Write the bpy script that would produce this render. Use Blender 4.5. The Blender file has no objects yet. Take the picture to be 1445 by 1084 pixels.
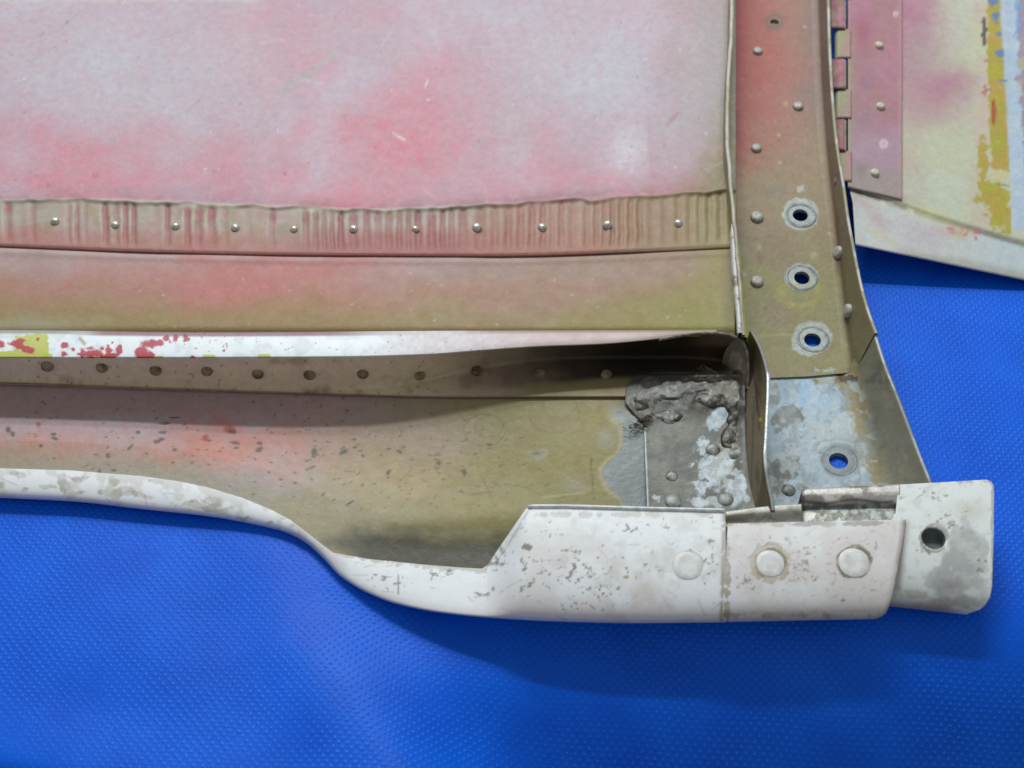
import bpy, math, random
import numpy as np
from mathutils import Vector, Matrix

scene = bpy.context.scene
S = 0.0004                      # one unit of the layout = 0.4 mm

# ------------------------------------------------------------------ camera
TILT = math.radians(38.0)
F = 2224.0                      # focal length in layout units
DIST = 2224.0
CX, CY = 722.5, 542.0
CT, ST = math.cos(TILT), math.sin(TILT)
CAM = np.array([0.0, -DIST * ST, DIST * CT])
cam_d = bpy.data.cameras.new("camera")
cam = bpy.data.objects.new("camera", cam_d)
scene.collection.objects.link(cam)
cam.location = Vector(CAM * S)
cam.rotation_euler = (TILT, 0, 0)
cam_d.sensor_width = 36.0
cam_d.lens = 36.0 * F / 1445.0
cam_d.clip_start = 0.01
cam_d.clip_end = 50.0
cam_d.dof.use_dof = True
cam_d.dof.focus_distance = 2180 * S
cam_d.dof.aperture_fstop = 8.0
scene.camera = cam

# ------------------------------------------------------------------ light: room ambient and a twin tube ceiling lamp
world = bpy.data.worlds.new("World")
scene.world = world
world.use_nodes = True
bg = world.node_tree.nodes["Background"]
bg.inputs[0].default_value = (0.88, 0.97, 1.0, 1)
bg.inputs[1].default_value = 0.29

def area(name, loc, target, sx, sy, power, col):
    l = bpy.data.lights.new(name, 'AREA')
    l.shape = 'RECTANGLE'; l.size = sx; l.size_y = sy; l.energy = power; l.color = col
    o = bpy.data.objects.new(name, l)
    scene.collection.objects.link(o)
    o.location = loc
    o.rotation_euler = (Vector(target) - Vector(loc)).to_track_quat('-Z', 'Y').to_euler()
    return o
area("ceiling_tube_lamp", (0.05, 0.95, 1.38), (0, 0, 0), 0.9, 0.06, 10.8, (0.95, 1.0, 0.985))
area("ceiling_tube_lamp", (0.05, 1.12, 1.34), (0, 0, 0), 0.9, 0.06, 4.4, (0.95, 1.0, 0.985))

area("soft_fill_lamp", (-0.35, 1.25, 1.15), (0, 0, 0), 1.3, 0.7, 10.6, (0.90, 0.98, 1.0))  # broad soft lamp added for ambient light; no window is known there

scene.view_settings.view_transform = 'Standard'
scene.view_settings.look = 'None'
scene.view_settings.exposure = 0.0
scene.view_settings.gamma = 1.0
scene.view_settings.use_curve_mapping = False

# ------------------------------------------------------------------ layout helpers
def P(px, py, z):
    """points of the layout: picture bearing (px, py) met at height z (layout units)"""
    px, py, z = np.broadcast_arrays(np.asarray(px, float), np.asarray(py, float), np.asarray(z, float))
    xc = (px - CX) / F; yc = -(py - CY) / F
    dx = xc; dy = yc * CT + ST; dz = yc * ST - CT
    t = (z - CAM[2]) / dz
    return np.stack([CAM[0] + dx * t, CAM[1] + dy * t, z], -1)

def proj(w):
    d = w - CAM
    y = d[..., 1] * CT + d[..., 2] * ST
    zz = -d[..., 1] * ST + d[..., 2] * CT
    return CX + F * d[..., 0] / -zz, CY - F * y / -zz

def cur(pts):
    xs = np.array([p[0] for p in pts], float); ys = np.array([p[1] for p in pts], float)
    d = np.diff(ys) / np.diff(xs); m = np.empty_like(ys)
    m[0], m[-1] = d[0], d[-1]
    for i in range(1, len(xs) - 1):
        a, b = d[i - 1], d[i]
        m[i] = 0 if a * b <= 0 else 2 * a * b / (a + b)
    def f(x):
        x = np.asarray(x, float)
        i = np.clip(np.searchsorted(xs, x) - 1, 0, len(xs) - 2)
        h = xs[i + 1] - xs[i]; t = (x - xs[i]) / h
        tt = np.clip(t, 0, 1)
        r = ((2*tt**3 - 3*tt**2 + 1) * ys[i] + (tt**3 - 2*tt**2 + tt) * h * m[i]
             + (-2*tt**3 + 3*tt**2) * ys[i+1] + (tt**3 - tt**2) * h * m[i+1])
        return r + np.where(t < 0, t * h * m[0], 0) + np.where(t > 1, (t - 1) * h * m[-1], 0)
    return f

def lin(pts):
    xs = [p[0] for p in pts]; ys = [p[1] for p in pts]
    return lambda x: np.interp(x, xs, ys)

_tabs = {}
def vnoise(x, y, seed=0):
    if seed not in _tabs: _tabs[seed] = np.random.RandomState(seed + 11).rand(256, 256)
    t = _tabs[seed]
    ix = np.floor(x).astype(int); iy = np.floor(y).astype(int)
    fx = x - ix; fy = y - iy
    fx = fx*fx*(3-2*fx); fy = fy*fy*(3-2*fy)
    a = t[ix & 255, iy & 255]; b = t[(ix+1) & 255, iy & 255]
    c = t[ix & 255, (iy+1) & 255]; d = t[(ix+1) & 255, (iy+1) & 255]
    return (a*(1-fx)+b*fx)*(1-fy) + (c*(1-fx)+d*fx)*fy

def fbm(x, y, scale, octs=4, seed=0):
    s = 0; amp = 1; tot = 0
    for o in range(octs):
        s = s + amp * vnoise(x / scale * 2**o + 17.3*o, y / scale * 2**o + 5.1*o, seed + o)
        tot += amp; amp *= 0.55
    return s / tot                       # about 0..1, mean .5

def ss(a, b, x):
    t = np.clip((x - a) / (b - a), 0, 1); return t*t*(3-2*t)

def L(r, g, b):
    c = np.array([r, g, b]) / 255.0
    return np.where(c <= 0.04045, c / 12.92, ((c + 0.055) / 1.055) ** 2.4)

class Paint:
    """colour coat of a surface, laid down blob by blob on the surface's own points"""
    def __init__(s, X, Y, base, rough=0.5, metal=0.0):
        s.X, s.Y = X, Y
        s.c = np.tile(L(*base), X.shape + (1,)); s.r = np.full(X.shape, rough); s.m = np.full(X.shape, metal)
        s.rag = .45 + 1.1*fbm(X, Y, 5, 3, 201); s.wx = (fbm(X, Y, 45, 4, 31) - .5); s.wy = (fbm(X, Y, 45, 4, 57) - .5)
    def mix(s, col, w, rough=None, metal=None):
        w = np.clip(w, 0, 1)
        s.c = s.c * (1 - w[..., None]) + L(*col) * w[..., None]
        if rough is not None: s.r = s.r*(1-w) + rough*w
        if metal is not None: s.m = s.m*(1-w) + metal*w
        return s
    def blob(s, cx, cy, rx, ry, warp=50, rot=0.0):
        x = s.X - cx + s.wx * warp; y = s.Y - cy + s.wy * warp
        if rot:
            c, n = math.cos(rot), math.sin(rot); x, y = x*c + y*n, -x*n + y*c
        return np.exp(-(x*x/(rx*rx) + y*y/(ry*ry)))
    def seg(s, x0, y0, x1, y1, w, soft=1.0):
        vx, vy = x1-x0, y1-y0; l2 = vx*vx + vy*vy + 1e-9
        t = np.clip(((s.X-x0)*vx + (s.Y-y0)*vy) / l2, 0, 1)
        d = np.hypot(s.X - x0 - t*vx, s.Y - y0 - t*vy)
        return 1 - ss(w/2 - soft, w/2 + soft, d)
    def ring(s, cx, cy, rx, ry, w, wob=0.06):
        a = np.arctan2(s.Y-cy, s.X-cx)
        d = np.hypot((s.X-cx)/rx, (s.Y-cy)/ry) * (1 + wob*np.sin(2*a+1)+wob*.5*np.sin(5*a))
        return np.exp(-((d-1)*rx/w)**2)
    def chips(s, mask, scale=10, seed=3, soft=.03, octs=4):
        n = fbm(s.X, s.Y, scale, octs, seed)
        return ss(-soft, soft, mask - n)
    def specks(s, pts, col, a=1.0):
        for (x, y, rx, ry, rot) in pts:
            s.mix(col, a * ss(.3, .75, s.blob(x, y, rx*1.15, ry*1.15, 5, rot)*s.rag))
        return s

def add_attr(me, name, rgba):
    at = me.color_attributes.new(name, 'FLOAT_COLOR', 'POINT')
    at.data.foreach_set('color', np.ascontiguousarray(rgba, np.float32).ravel())

SURF = {}
def surface(name, W, painter, mat, parent=None, thick=2.5, holes=(), label=None, key=None, flip=None):
    """sheet from a grid of points W (rows, cols, 3) in layout units"""
    ny, nx = W.shape[:2]
    X, Y = proj(W)
    v, u = np.meshgrid(np.linspace(0, 1, ny), np.linspace(0, 1, nx), indexing='ij')
    pt = painter(X, Y, u, v)
    idx = np.arange(ny*nx).reshape(ny, nx)
    q = np.stack([idx[:-1, :-1], idx[:-1, 1:], idx[1:, 1:], idx[1:, :-1]], -1).reshape(-1, 4)
    V = W.reshape(-1, 3).copy()
    du = np.gradient(W, axis=1); dv = np.gradient(W, axis=0)
    N = np.cross(du, dv)
    N /= np.linalg.norm(N, axis=-1, keepdims=True) + 1e-12
    face = np.sum(N * (CAM - W), -1)
    if flip is None: flip = np.median(face) < 0
    if flip: N = -N
    # the default winding follows -cross(du, dv) order
    n0 = np.cross(V[q[:, 1]] - V[q[:, 0]], V[q[:, 3]] - V[q[:, 0]])
    if np.mean(np.sum(n0 * N.reshape(-1, 3)[q[:, 0]], -1)) < 0: q = q[:, ::-1]
    keep = np.ones(len(q), bool)
    for (hx, hy, r) in holes:
        k = np.argmin((X.ravel()-hx)**2 + (Y.ravel()-hy)**2)
        c = V[k].copy(); n = N.reshape(-1, 3)[k]
        d = V - c; d = d - (d @ n)[:, None] * n; dist = np.linalg.norm(d, axis=1)
        near = np.linalg.norm(V - c, axis=1) < 3*r
        ins = (dist < r) & near
        kill = ins[q].any(1); keep &= ~kill
        rim = np.zeros(len(V), bool); rim[q[kill].ravel()] = True; rim &= ~ins
        V[rim] = V[rim] - d[rim] + d[rim] / dist[rim][:, None] * r
    q = q[keep]
    me = bpy.data.meshes.new(name)
    used = np.zeros(len(V), bool); used[q.ravel()] = True
    remap = np.cumsum(used) - 1
    me.from_pydata((V[used]*S).tolist(), [], remap[q].tolist())
    me.polygons.foreach_set('use_smooth', np.ones(len(q), bool))
    C4 = np.concatenate([pt.c.reshape(-1, 3), np.ones((len(V), 1))], 1)[used]
    add_attr(me, 'paint', C4)
    sf = np.stack([pt.m.ravel(), pt.r.ravel(), np.zeros(len(V)), np.ones(len(V))], 1)[used]
    add_attr(me, 'surf', sf)
    me.materials.append(mat)
    o = bpy.data.objects.new(name, me)
    scene.collection.objects.link(o)
    if parent: o.parent = parent
    if label: o['label'] = label
    if thick:
        m = o.modifiers.new('sheet', 'SOLIDIFY'); m.thickness = thick*S; m.offset = -1.0
    SURF[key or name] = (X.ravel(), Y.ravel(), W.reshape(-1, 3), N.reshape(-1, 3))
    return o

def at_surface(key, px, py):
    X, Y, V, N = SURF[key]
    k = np.argsort((X-px)**2 + (Y-py)**2)[:4]
    n = N[k].mean(0); n /= np.linalg.norm(n)
    c = V[k].mean(0)
    r = P(px, py, 0.0) - CAM; r /= np.linalg.norm(r)
    t = np.dot(c - CAM, n) / np.dot(r, n)
    p = CAM + r*t
    if np.linalg.norm(p - c) > 12: p = c
    return p, n

def lathe_mesh(name, prof, mat, seg=16, lump=0.0, seed=0):
    rs = random.Random(seed)
    vs, fs = [], []
    k = len(prof)
    for i in range(seg):
        a = 2*math.pi*i/seg
        for (r, h) in prof:
            j = 1 + rs.uniform(-lump, lump)
            vs.append((r*math.cos(a)*j*S, r*math.sin(a)*j*S, (h + rs.uniform(-lump, lump)*4)*S))
    for i in range(seg):
        b = ((i+1) % seg)*k; a = i*k
        for j in range(k-1): fs.append((a+j, b+j, b+j+1, a+j+1))
    if prof[-1][0] < 1.0:
        pass
    me = bpy.data.meshes.new(name)
    me.from_pydata(vs, [], fs)
    me.polygons.foreach_set('use_smooth', np.ones(len(fs), bool))
    me.materials.append(mat)
    return me

def place(name, me, key, px, py, parent, lift=0.0, spin=0.0, scale=1.0, tilt=(0, 0)):
    p, n = at_surface(key, px, py)
    o = bpy.data.objects.new(name, me)
    scene.collection.objects.link(o)
    q = Vector(n + np.array([tilt[0], tilt[1], 0])).to_track_quat('Z', 'Y').to_matrix().to_4x4()
    o.matrix_world = Matrix.Translation(Vector((p + n*lift)*S)) @ q @ Matrix.Rotation(spin, 4, 'Z') @ Matrix.Scale(scale, 4)
    mw = o.matrix_world.copy()
    if parent: o.parent = parent          # parents sit at the origin
    o.matrix_world = mw
    return o

def tube(name, pts, rad, mat, parent=None, seg=8, kind=None):
    pts = np.asarray(pts, float); vs, fs = [], []
    n = len(pts)
    for i in range(n):
        t = pts[min(i+1, n-1)] - pts[max(i-1, 0)]; t /= np.linalg.norm(t) + 1e-9
        a = np.cross(t, [0, 0, 1.0]); a /= np.linalg.norm(a) + 1e-9; b = np.cross(a, t)
        r = rad if np.isscalar(rad) else rad[i]
        for k in range(seg):
            th = 2*math.pi*k/seg
            vs.append(tuple((pts[i] + r*(a*math.cos(th) + b*math.sin(th)))*S))
    for i in range(n-1):
        for k in range(seg):
            k2 = (k+1) % seg
            fs.append((i*seg+k, i*seg+k2, (i+1)*seg+k2, (i+1)*seg+k))
    fs.append(tuple(range(seg))); fs.append(tuple((n-1)*seg + k for k in range(seg))[::-1])
    me = bpy.data.meshes.new(name); me.from_pydata(vs, [], fs)
    me.polygons.foreach_set('use_smooth', np.ones(len(fs), bool))
    me.materials.append(mat)
    o = bpy.data.objects.new(name, me); scene.collection.objects.link(o)
    if parent: o.parent = parent
    return o

# ------------------------------------------------------------------ materials
def nodes_of(name):
    m = bpy.data.materials.new(name); m.use_nodes = True
    nt = m.node_tree; return m, nt, nt.nodes["Principled BSDF"]

def link(nt, a, b): nt.links.new(a, b)

def coat(name, grain=0.10, gscale=900, bump=0.25, bscale=350, spec=0.35, bdist=0.0006, mottle=0.09):
    """painted or bare sheet metal: coat colour from the mesh, speckle, stain and relief from noise"""
    m, nt, b = nodes_of(name); N = nt.nodes.new
    a = N('ShaderNodeAttribute'); a.attribute_name = 'paint'
    s = N('ShaderNodeAttribute'); s.attribute_name = 'surf'
    sep = N('ShaderNodeSeparateColor'); link(nt, s.outputs['Color'], sep.inputs[0])
    tc = N('ShaderNodeTexCoord')
    n1 = N('ShaderNodeTexNoise'); n1.inputs['Scale'].default_value = gscale; n1.inputs['Detail'].default_value = 3
    n1.inputs['Roughness'].default_value = 0.75
    link(nt, tc.outputs['Object'], n1.inputs['Vector'])
    # colour speckle around 1
    sub = N('ShaderNodeVectorMath'); sub.operation = 'SUBTRACT'; sub.inputs[1].default_value = (0.5, 0.5, 0.5)
    link(nt, n1.outputs['Color'], sub.inputs[0])
    sc = N('ShaderNodeVectorMath'); sc.operation = 'SCALE'; sc.inputs['Scale'].default_value = grain*4
    link(nt, sub.outputs[0], sc.inputs[0])
    ad = N('ShaderNodeVectorMath'); ad.operation = 'ADD'; ad.inputs[1].default_value = (1, 1, 1)
    link(nt, sc.outputs[0], ad.inputs[0])
    mu = N('ShaderNodeVectorMath'); mu.operation = 'MULTIPLY'
    link(nt, a.outputs['Color'], mu.inputs[0]); link(nt, ad.outputs[0], mu.inputs[1])
    n4 = N('ShaderNodeTexNoise'); n4.inputs['Scale'].default_value = 210; n4.inputs['Detail'].default_value = 5
    n4.inputs['Roughness'].default_value = 0.65
    link(nt, tc.outputs['Object'], n4.inputs['Vector'])
    m4 = N('ShaderNodeMapRange'); m4.inputs[1].default_value = 0.3; m4.inputs[2].default_value = 0.7
    m4.inputs[3].default_value = 1 - mottle; m4.inputs[4].default_value = 1 + mottle
    link(nt, n4.outputs[0], m4.inputs[0])
    mu2 = N('ShaderNodeVectorMath'); mu2.operation = 'SCALE'
    link(nt, mu.outputs[0], mu2.inputs[0]); link(nt, m4.outputs[0], mu2.inputs['Scale'])
    link(nt, mu2.outputs[0], b.inputs['Base Color'])
    link(nt, sep.outputs[0], b.inputs['Metallic'])
    n3 = N('ShaderNodeTexNoise'); n3.inputs['Scale'].default_value = 120; n3.inputs['Detail'].default_value = 4
    link(nt, tc.outputs['Object'], n3.inputs['Vector'])
    mr = N('ShaderNodeMapRange'); mr.inputs[3].default_value = -0.12; mr.inputs[4].default_value = 0.12
    link(nt, n3.outputs[0], mr.inputs[0])
    ar = N('ShaderNodeMath'); ar.operation = 'ADD'; link(nt, sep.outputs[1], ar.inputs[0]); link(nt, mr.outputs[0], ar.inputs[1])
    link(nt, ar.outputs[0], b.inputs['Roughness'])
    b.inputs['Specular IOR Level'].default_value = spec
    n2 = N('ShaderNodeTexNoise'); n2.inputs['Scale'].default_value = bscale; n2.inputs['Detail'].default_value = 5
    link(nt, tc.outputs['Object'], n2.inputs['Vector'])
    bp = N('ShaderNodeBump'); bp.inputs['Strength'].default_value = bump; bp.inputs['Distance'].default_value = bdist
    link(nt, n2.outputs[0], bp.inputs['Height']); link(nt, bp.outputs[0], b.inputs['Normal'])
    return m

def plain(name, c1, c2, scale=500, rough=0.5, metal=0.0, bump=0.3, bdist=0.0005):
    m, nt, b = nodes_of(name); N = nt.nodes.new
    tc = N('ShaderNodeTexCoord'); oi = N('ShaderNodeObjectInfo')
    off = N('ShaderNodeVectorMath'); off.operation = 'ADD'
    link(nt, tc.outputs['Object'], off.inputs[0]); link(nt, oi.outputs['Random'], off.inputs[1])
    n = N('ShaderNodeTexNoise'); n.inputs['Scale'].default_value = scale; n.inputs['Detail'].default_value = 5
    link(nt, off.outputs[0], n.inputs['Vector'])
    r = N('ShaderNodeValToRGB')
    r.color_ramp.elements[0].position = 0.35; r.color_ramp.elements[0].color = (*L(*c1), 1)
    r.color_ramp.elements[1].position = 0.65; r.color_ramp.elements[1].color = (*L(*c2), 1)
    link(nt, n.outputs[0], r.inputs[0]); link(nt, r.outputs[0], b.inputs['Base Color'])
    b.inputs['Roughness'].default_value = rough; b.inputs['Metallic'].default_value = metal
    bp = N('ShaderNodeBump'); bp.inputs['Strength'].default_value = bump; bp.inputs['Distance'].default_value = bdist
    link(nt, n.outputs[0], bp.inputs['Height']); link(nt, bp.outputs[0], b.inputs['Normal'])
    return m

M_skin = coat("oversprayed_aluminium", grain=0.13, gscale=1100, bump=0.25, bscale=420, mottle=0.08)
M_dirty = coat("grimy_aluminium", grain=0.12, gscale=1000, bump=0.45, bscale=300)
M_white = coat("chipped_white_paint", grain=0.018, gscale=600, bump=0.16, bscale=220, spec=0.4, mottle=0.03)
M_metal = coat("bare_worn_aluminium", grain=0.10, gscale=900, bump=0.45, bscale=260, spec=0.5)
M_rivet_bright = plain("bright_rivet", (175, 172, 160), (225, 222, 212), 900, 0.32, 0.5)
M_rivet_grey = plain("painted_rivet", (160, 152, 145), (192, 188, 182), 700, 0.5, 0.1)
M_rivet_cream = plain("cream_rivet", (188, 184, 160), (212, 208, 188), 700, 0.5, 0.0)
M_rivet_brown = plain("grimy_rivet", (96, 78, 50), (164, 144, 112), 160, 0.55, 0.1)
M_rivet_dirt = plain("corroded_rivet", (82, 80, 72), (160, 164, 162), 200, 0.45, 0.1)
M_dimple = plain("scuffed_bare_metal", (102, 109, 112), (146, 153, 156), 240, 0.5, 0.15, 0.4)
M_edge = plain("worn_cream_edge", (150, 146, 120), (212, 208, 192), 260, 0.5, 0.1, 0.5)
M_edge_bright = plain("bare_bright_edge", (196, 198, 200), (232, 234, 236), 300, 0.4, 0.1, 0.4)
M_edge_dark = plain("grimy_edge", (98, 88, 72), (150, 142, 124), 300, 0.5, 0.2, 0.5)
M_flush = plain("white_flush_rivet", (216, 211, 208), (234, 232, 232), 260, 0.45, 0.0, 0.25)
M_blind = plain("dusty_hole", (128, 116, 98), (156, 146, 122), 400, 0.6, 0.0, 0.3)
M_dark = plain("dark_grey_sleeve", (88, 94, 96), (112, 118, 120), 300, 0.6, 0.0, 0.3)
M_fibre = plain("brown_fibre", (38, 26, 12), (98, 74, 36), 300, 0.8, 0.0, 0.1)
M_hair = plain("pale_fibre", (120, 112, 96), (176, 170, 156), 300, 0.7, 0.0, 0.1)

def tarp_material():
    m, nt, b = nodes_of("blue_vinyl_tarp"); N = nt.nodes.new
    tc = N('ShaderNodeTexCoord')
    mp = N('ShaderNodeMapping'); mp.inputs['Rotation'].default_value = (0, 0, math.radians(3))
    link(nt, tc.outputs['Object'], mp.inputs['Vector'])
    nw = N('ShaderNodeTexNoise'); nw.inputs['Scale'].default_value = 14; nw.inputs['Detail'].default_value = 2
    link(nt, tc.outputs['Object'], nw.inputs['Vector'])
    ws = N('ShaderNodeVectorMath'); ws.operation = 'SCALE'; ws.inputs['Scale'].default_value = 0.006
    link(nt, nw.outputs['Color'], ws.inputs[0])
    wa = N('ShaderNodeVectorMath'); wa.operation = 'ADD'
    link(nt, mp.outputs[0], wa.inputs[0]); link(nt, ws.outputs[0], wa.inputs[1])
    sx = N('ShaderNodeSeparateXYZ'); link(nt, wa.outputs[0], sx.inputs[0])
    def mth(op, a, bb=None):
        n = N('ShaderNodeMath'); n.operation = op
        for i, v in enumerate((a, bb)):
            if v is None: continue
            if isinstance(v, (int, float)): n.inputs[i].default_value = v
            else: link(nt, v, n.inputs[i])
        return n.outputs[0]
    kx = math.pi / (5.65*S); ky = math.pi / (5.75*S)
    cx = mth('COSINE', mth('MULTIPLY', sx.outputs[0], kx)); cy = mth('COSINE', mth('MULTIPLY', sx.outputs[1], ky))
    h = mth('MULTIPLY', cx, cy)                      # staggered pimples
    h = mth('MAXIMUM', h, 0.0)
    h = mth('POWER', h, 2.4)
    # noise flattens the pimples unevenly and fades their painted highlights
    nf = N('ShaderNodeTexNoise'); nf.inputs['Scale'].default_value = 16; nf.inputs['Detail'].default_value = 5
    link(nt, tc.outputs['Object'], nf.inputs['Vector'])
    mr = N('ShaderNodeMapRange'); mr.inputs[1].default_value = 0.35; mr.inputs[2].default_value = 0.62
    mr.inputs[3].default_value = 0.15; mr.inputs[4].default_value = 1.0
    link(nt, nf.outputs[0], mr.inputs[0])
    h = mth('MULTIPLY', h, mr.outputs[0])
    n2 = N('ShaderNodeTexNoise'); n2.inputs['Scale'].default_value = 900; n2.inputs['Detail'].default_value = 3
    link(nt, tc.outputs['Object'], n2.inputs['Vector'])
    hh = mth('ADD', h, mth('MULTIPLY', n2.outputs[0], 0.5))
    bp = N('ShaderNodeBump'); bp.inputs['Strength'].default_value = 0.45; bp.inputs['Distance'].default_value = 0.0009
    link(nt, hh, bp.inputs['Height']); link(nt, bp.outputs[0], b.inputs['Normal'])
    r = N('ShaderNodeValToRGB')
    r.color_ramp.elements[0].position = 0.3; r.color_ramp.elements[0].color = (*L(5, 89, 220), 1)
    r.color_ramp.elements[1].position = 0.7; r.color_ramp.elements[1].color = (*L(9, 102, 236), 1)
    n3 = N('ShaderNodeTexNoise'); n3.inputs['Scale'].default_value = 30; n3.inputs['Detail'].default_value = 5
    link(nt, tc.outputs['Object'], n3.inputs['Vector'])
    link(nt, n3.outputs[0], r.inputs[0])
    mx = N('ShaderNodeMix'); mx.data_type = 'RGBA'        # paler pimple tops: lamp highlights put into the colour
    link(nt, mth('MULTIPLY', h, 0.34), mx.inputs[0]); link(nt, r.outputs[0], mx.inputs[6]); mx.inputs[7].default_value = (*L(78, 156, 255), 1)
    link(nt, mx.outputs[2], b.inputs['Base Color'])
    b.inputs['Roughness'].default_value = 0.38
    b.inputs['Specular IOR Level'].default_value = 0.16
    return m
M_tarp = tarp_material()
M_ground = plain("brown_grey_floor", (74, 66, 58), (102, 92, 82), 60, 0.8, 0.0, 0.3)

# ------------------------------------------------------------------ the setting: ground and tarp
def thing(name, label, cat):
    o = bpy.data.objects.new(name, None); scene.collection.objects.link(o)
    o.empty_display_size = 0.05
    o['label'] = label; o['category'] = cat
    return o

gm = bpy.data.meshes.new("ground")
gm.from_pydata([(-3, -3, -0.13), (3, -3, -0.13), (3, 3, -0.13), (-3, 3, -0.13)], [], [(0, 1, 2, 3)])
gm.materials.append(M_ground)
ground = bpy.data.objects.new("ground", gm); scene.collection.objects.link(ground); ground['kind'] = 'structure'

def make_tarp():
    # rows start on the hem in front; the hem runs a little outside the picture except at its near left corner
    xs = np.linspace(-1500, 1500, 430)
    hem = cur([(-1500, -520), (-640, -601), (-560, -617), (-440, -648), (-340, -690), (-200, -760), (400, -860), (1500, -960)])(xs)
    t = np.linspace(0, 1, 420)[:, None]
    Y = hem[None, :] * (1-t) + 1500*t
    X = np.broadcast_to(xs[None, :], Y.shape)
    px, py = proj(np.stack([X, Y, np.zeros_like(X)], -1))
    z = np.zeros_like(X)
    def g(cx, cy, rx, ry, rot=0.0):
        c, n = math.cos(rot), math.sin(rot); dx = px-cx; dy = py-cy
        return np.exp(-(((dx*c+dy*n)/rx)**2 + ((-dx*n+dy*c)/ry)**2))
    z -= 22*g(900, 896, 330, 60, 0.06)               # sag under the lip
    # cloth sloped down at the right, a made-up fall that darkens it
    fall = ss(470, 800, px - (py-950)*.55)
    z -= fall*.95*34*np.logaddexp(0, (-425 - Y)/34)
    z += 9*g(450, 950, 70, 200, -0.45) - 5*g(650, 985, 60, 150, -0.6)
    z -= 3*g(160, 1000, 130, 60, 0.2)
    z += 7*(fbm(X, Y, 520, 2, 5) - .5)
    z += 1.2*(fbm(X, Y, 150, 2, 9) - .5)
    z -= 30*np.exp(-((Y-hem[None, :])/22.0)**2)      # the hem droops to the floor
    W = np.stack([X, Y, z], -1)
    def pt(X, Y, u, v): return Paint(X, Y, (30, 90, 215))
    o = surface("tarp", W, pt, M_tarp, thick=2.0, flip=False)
    o['label'] = "bright blue vinyl tarp with pimpled texture spread under the metal panel"
    o['category'] = "tarp"
    return o
make_tarp()

panel = thing("aircraft_panel", "worn aluminium aircraft panel with pink overspray, white lip and hinged flap lying on tarp", "aircraft panel")

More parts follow.
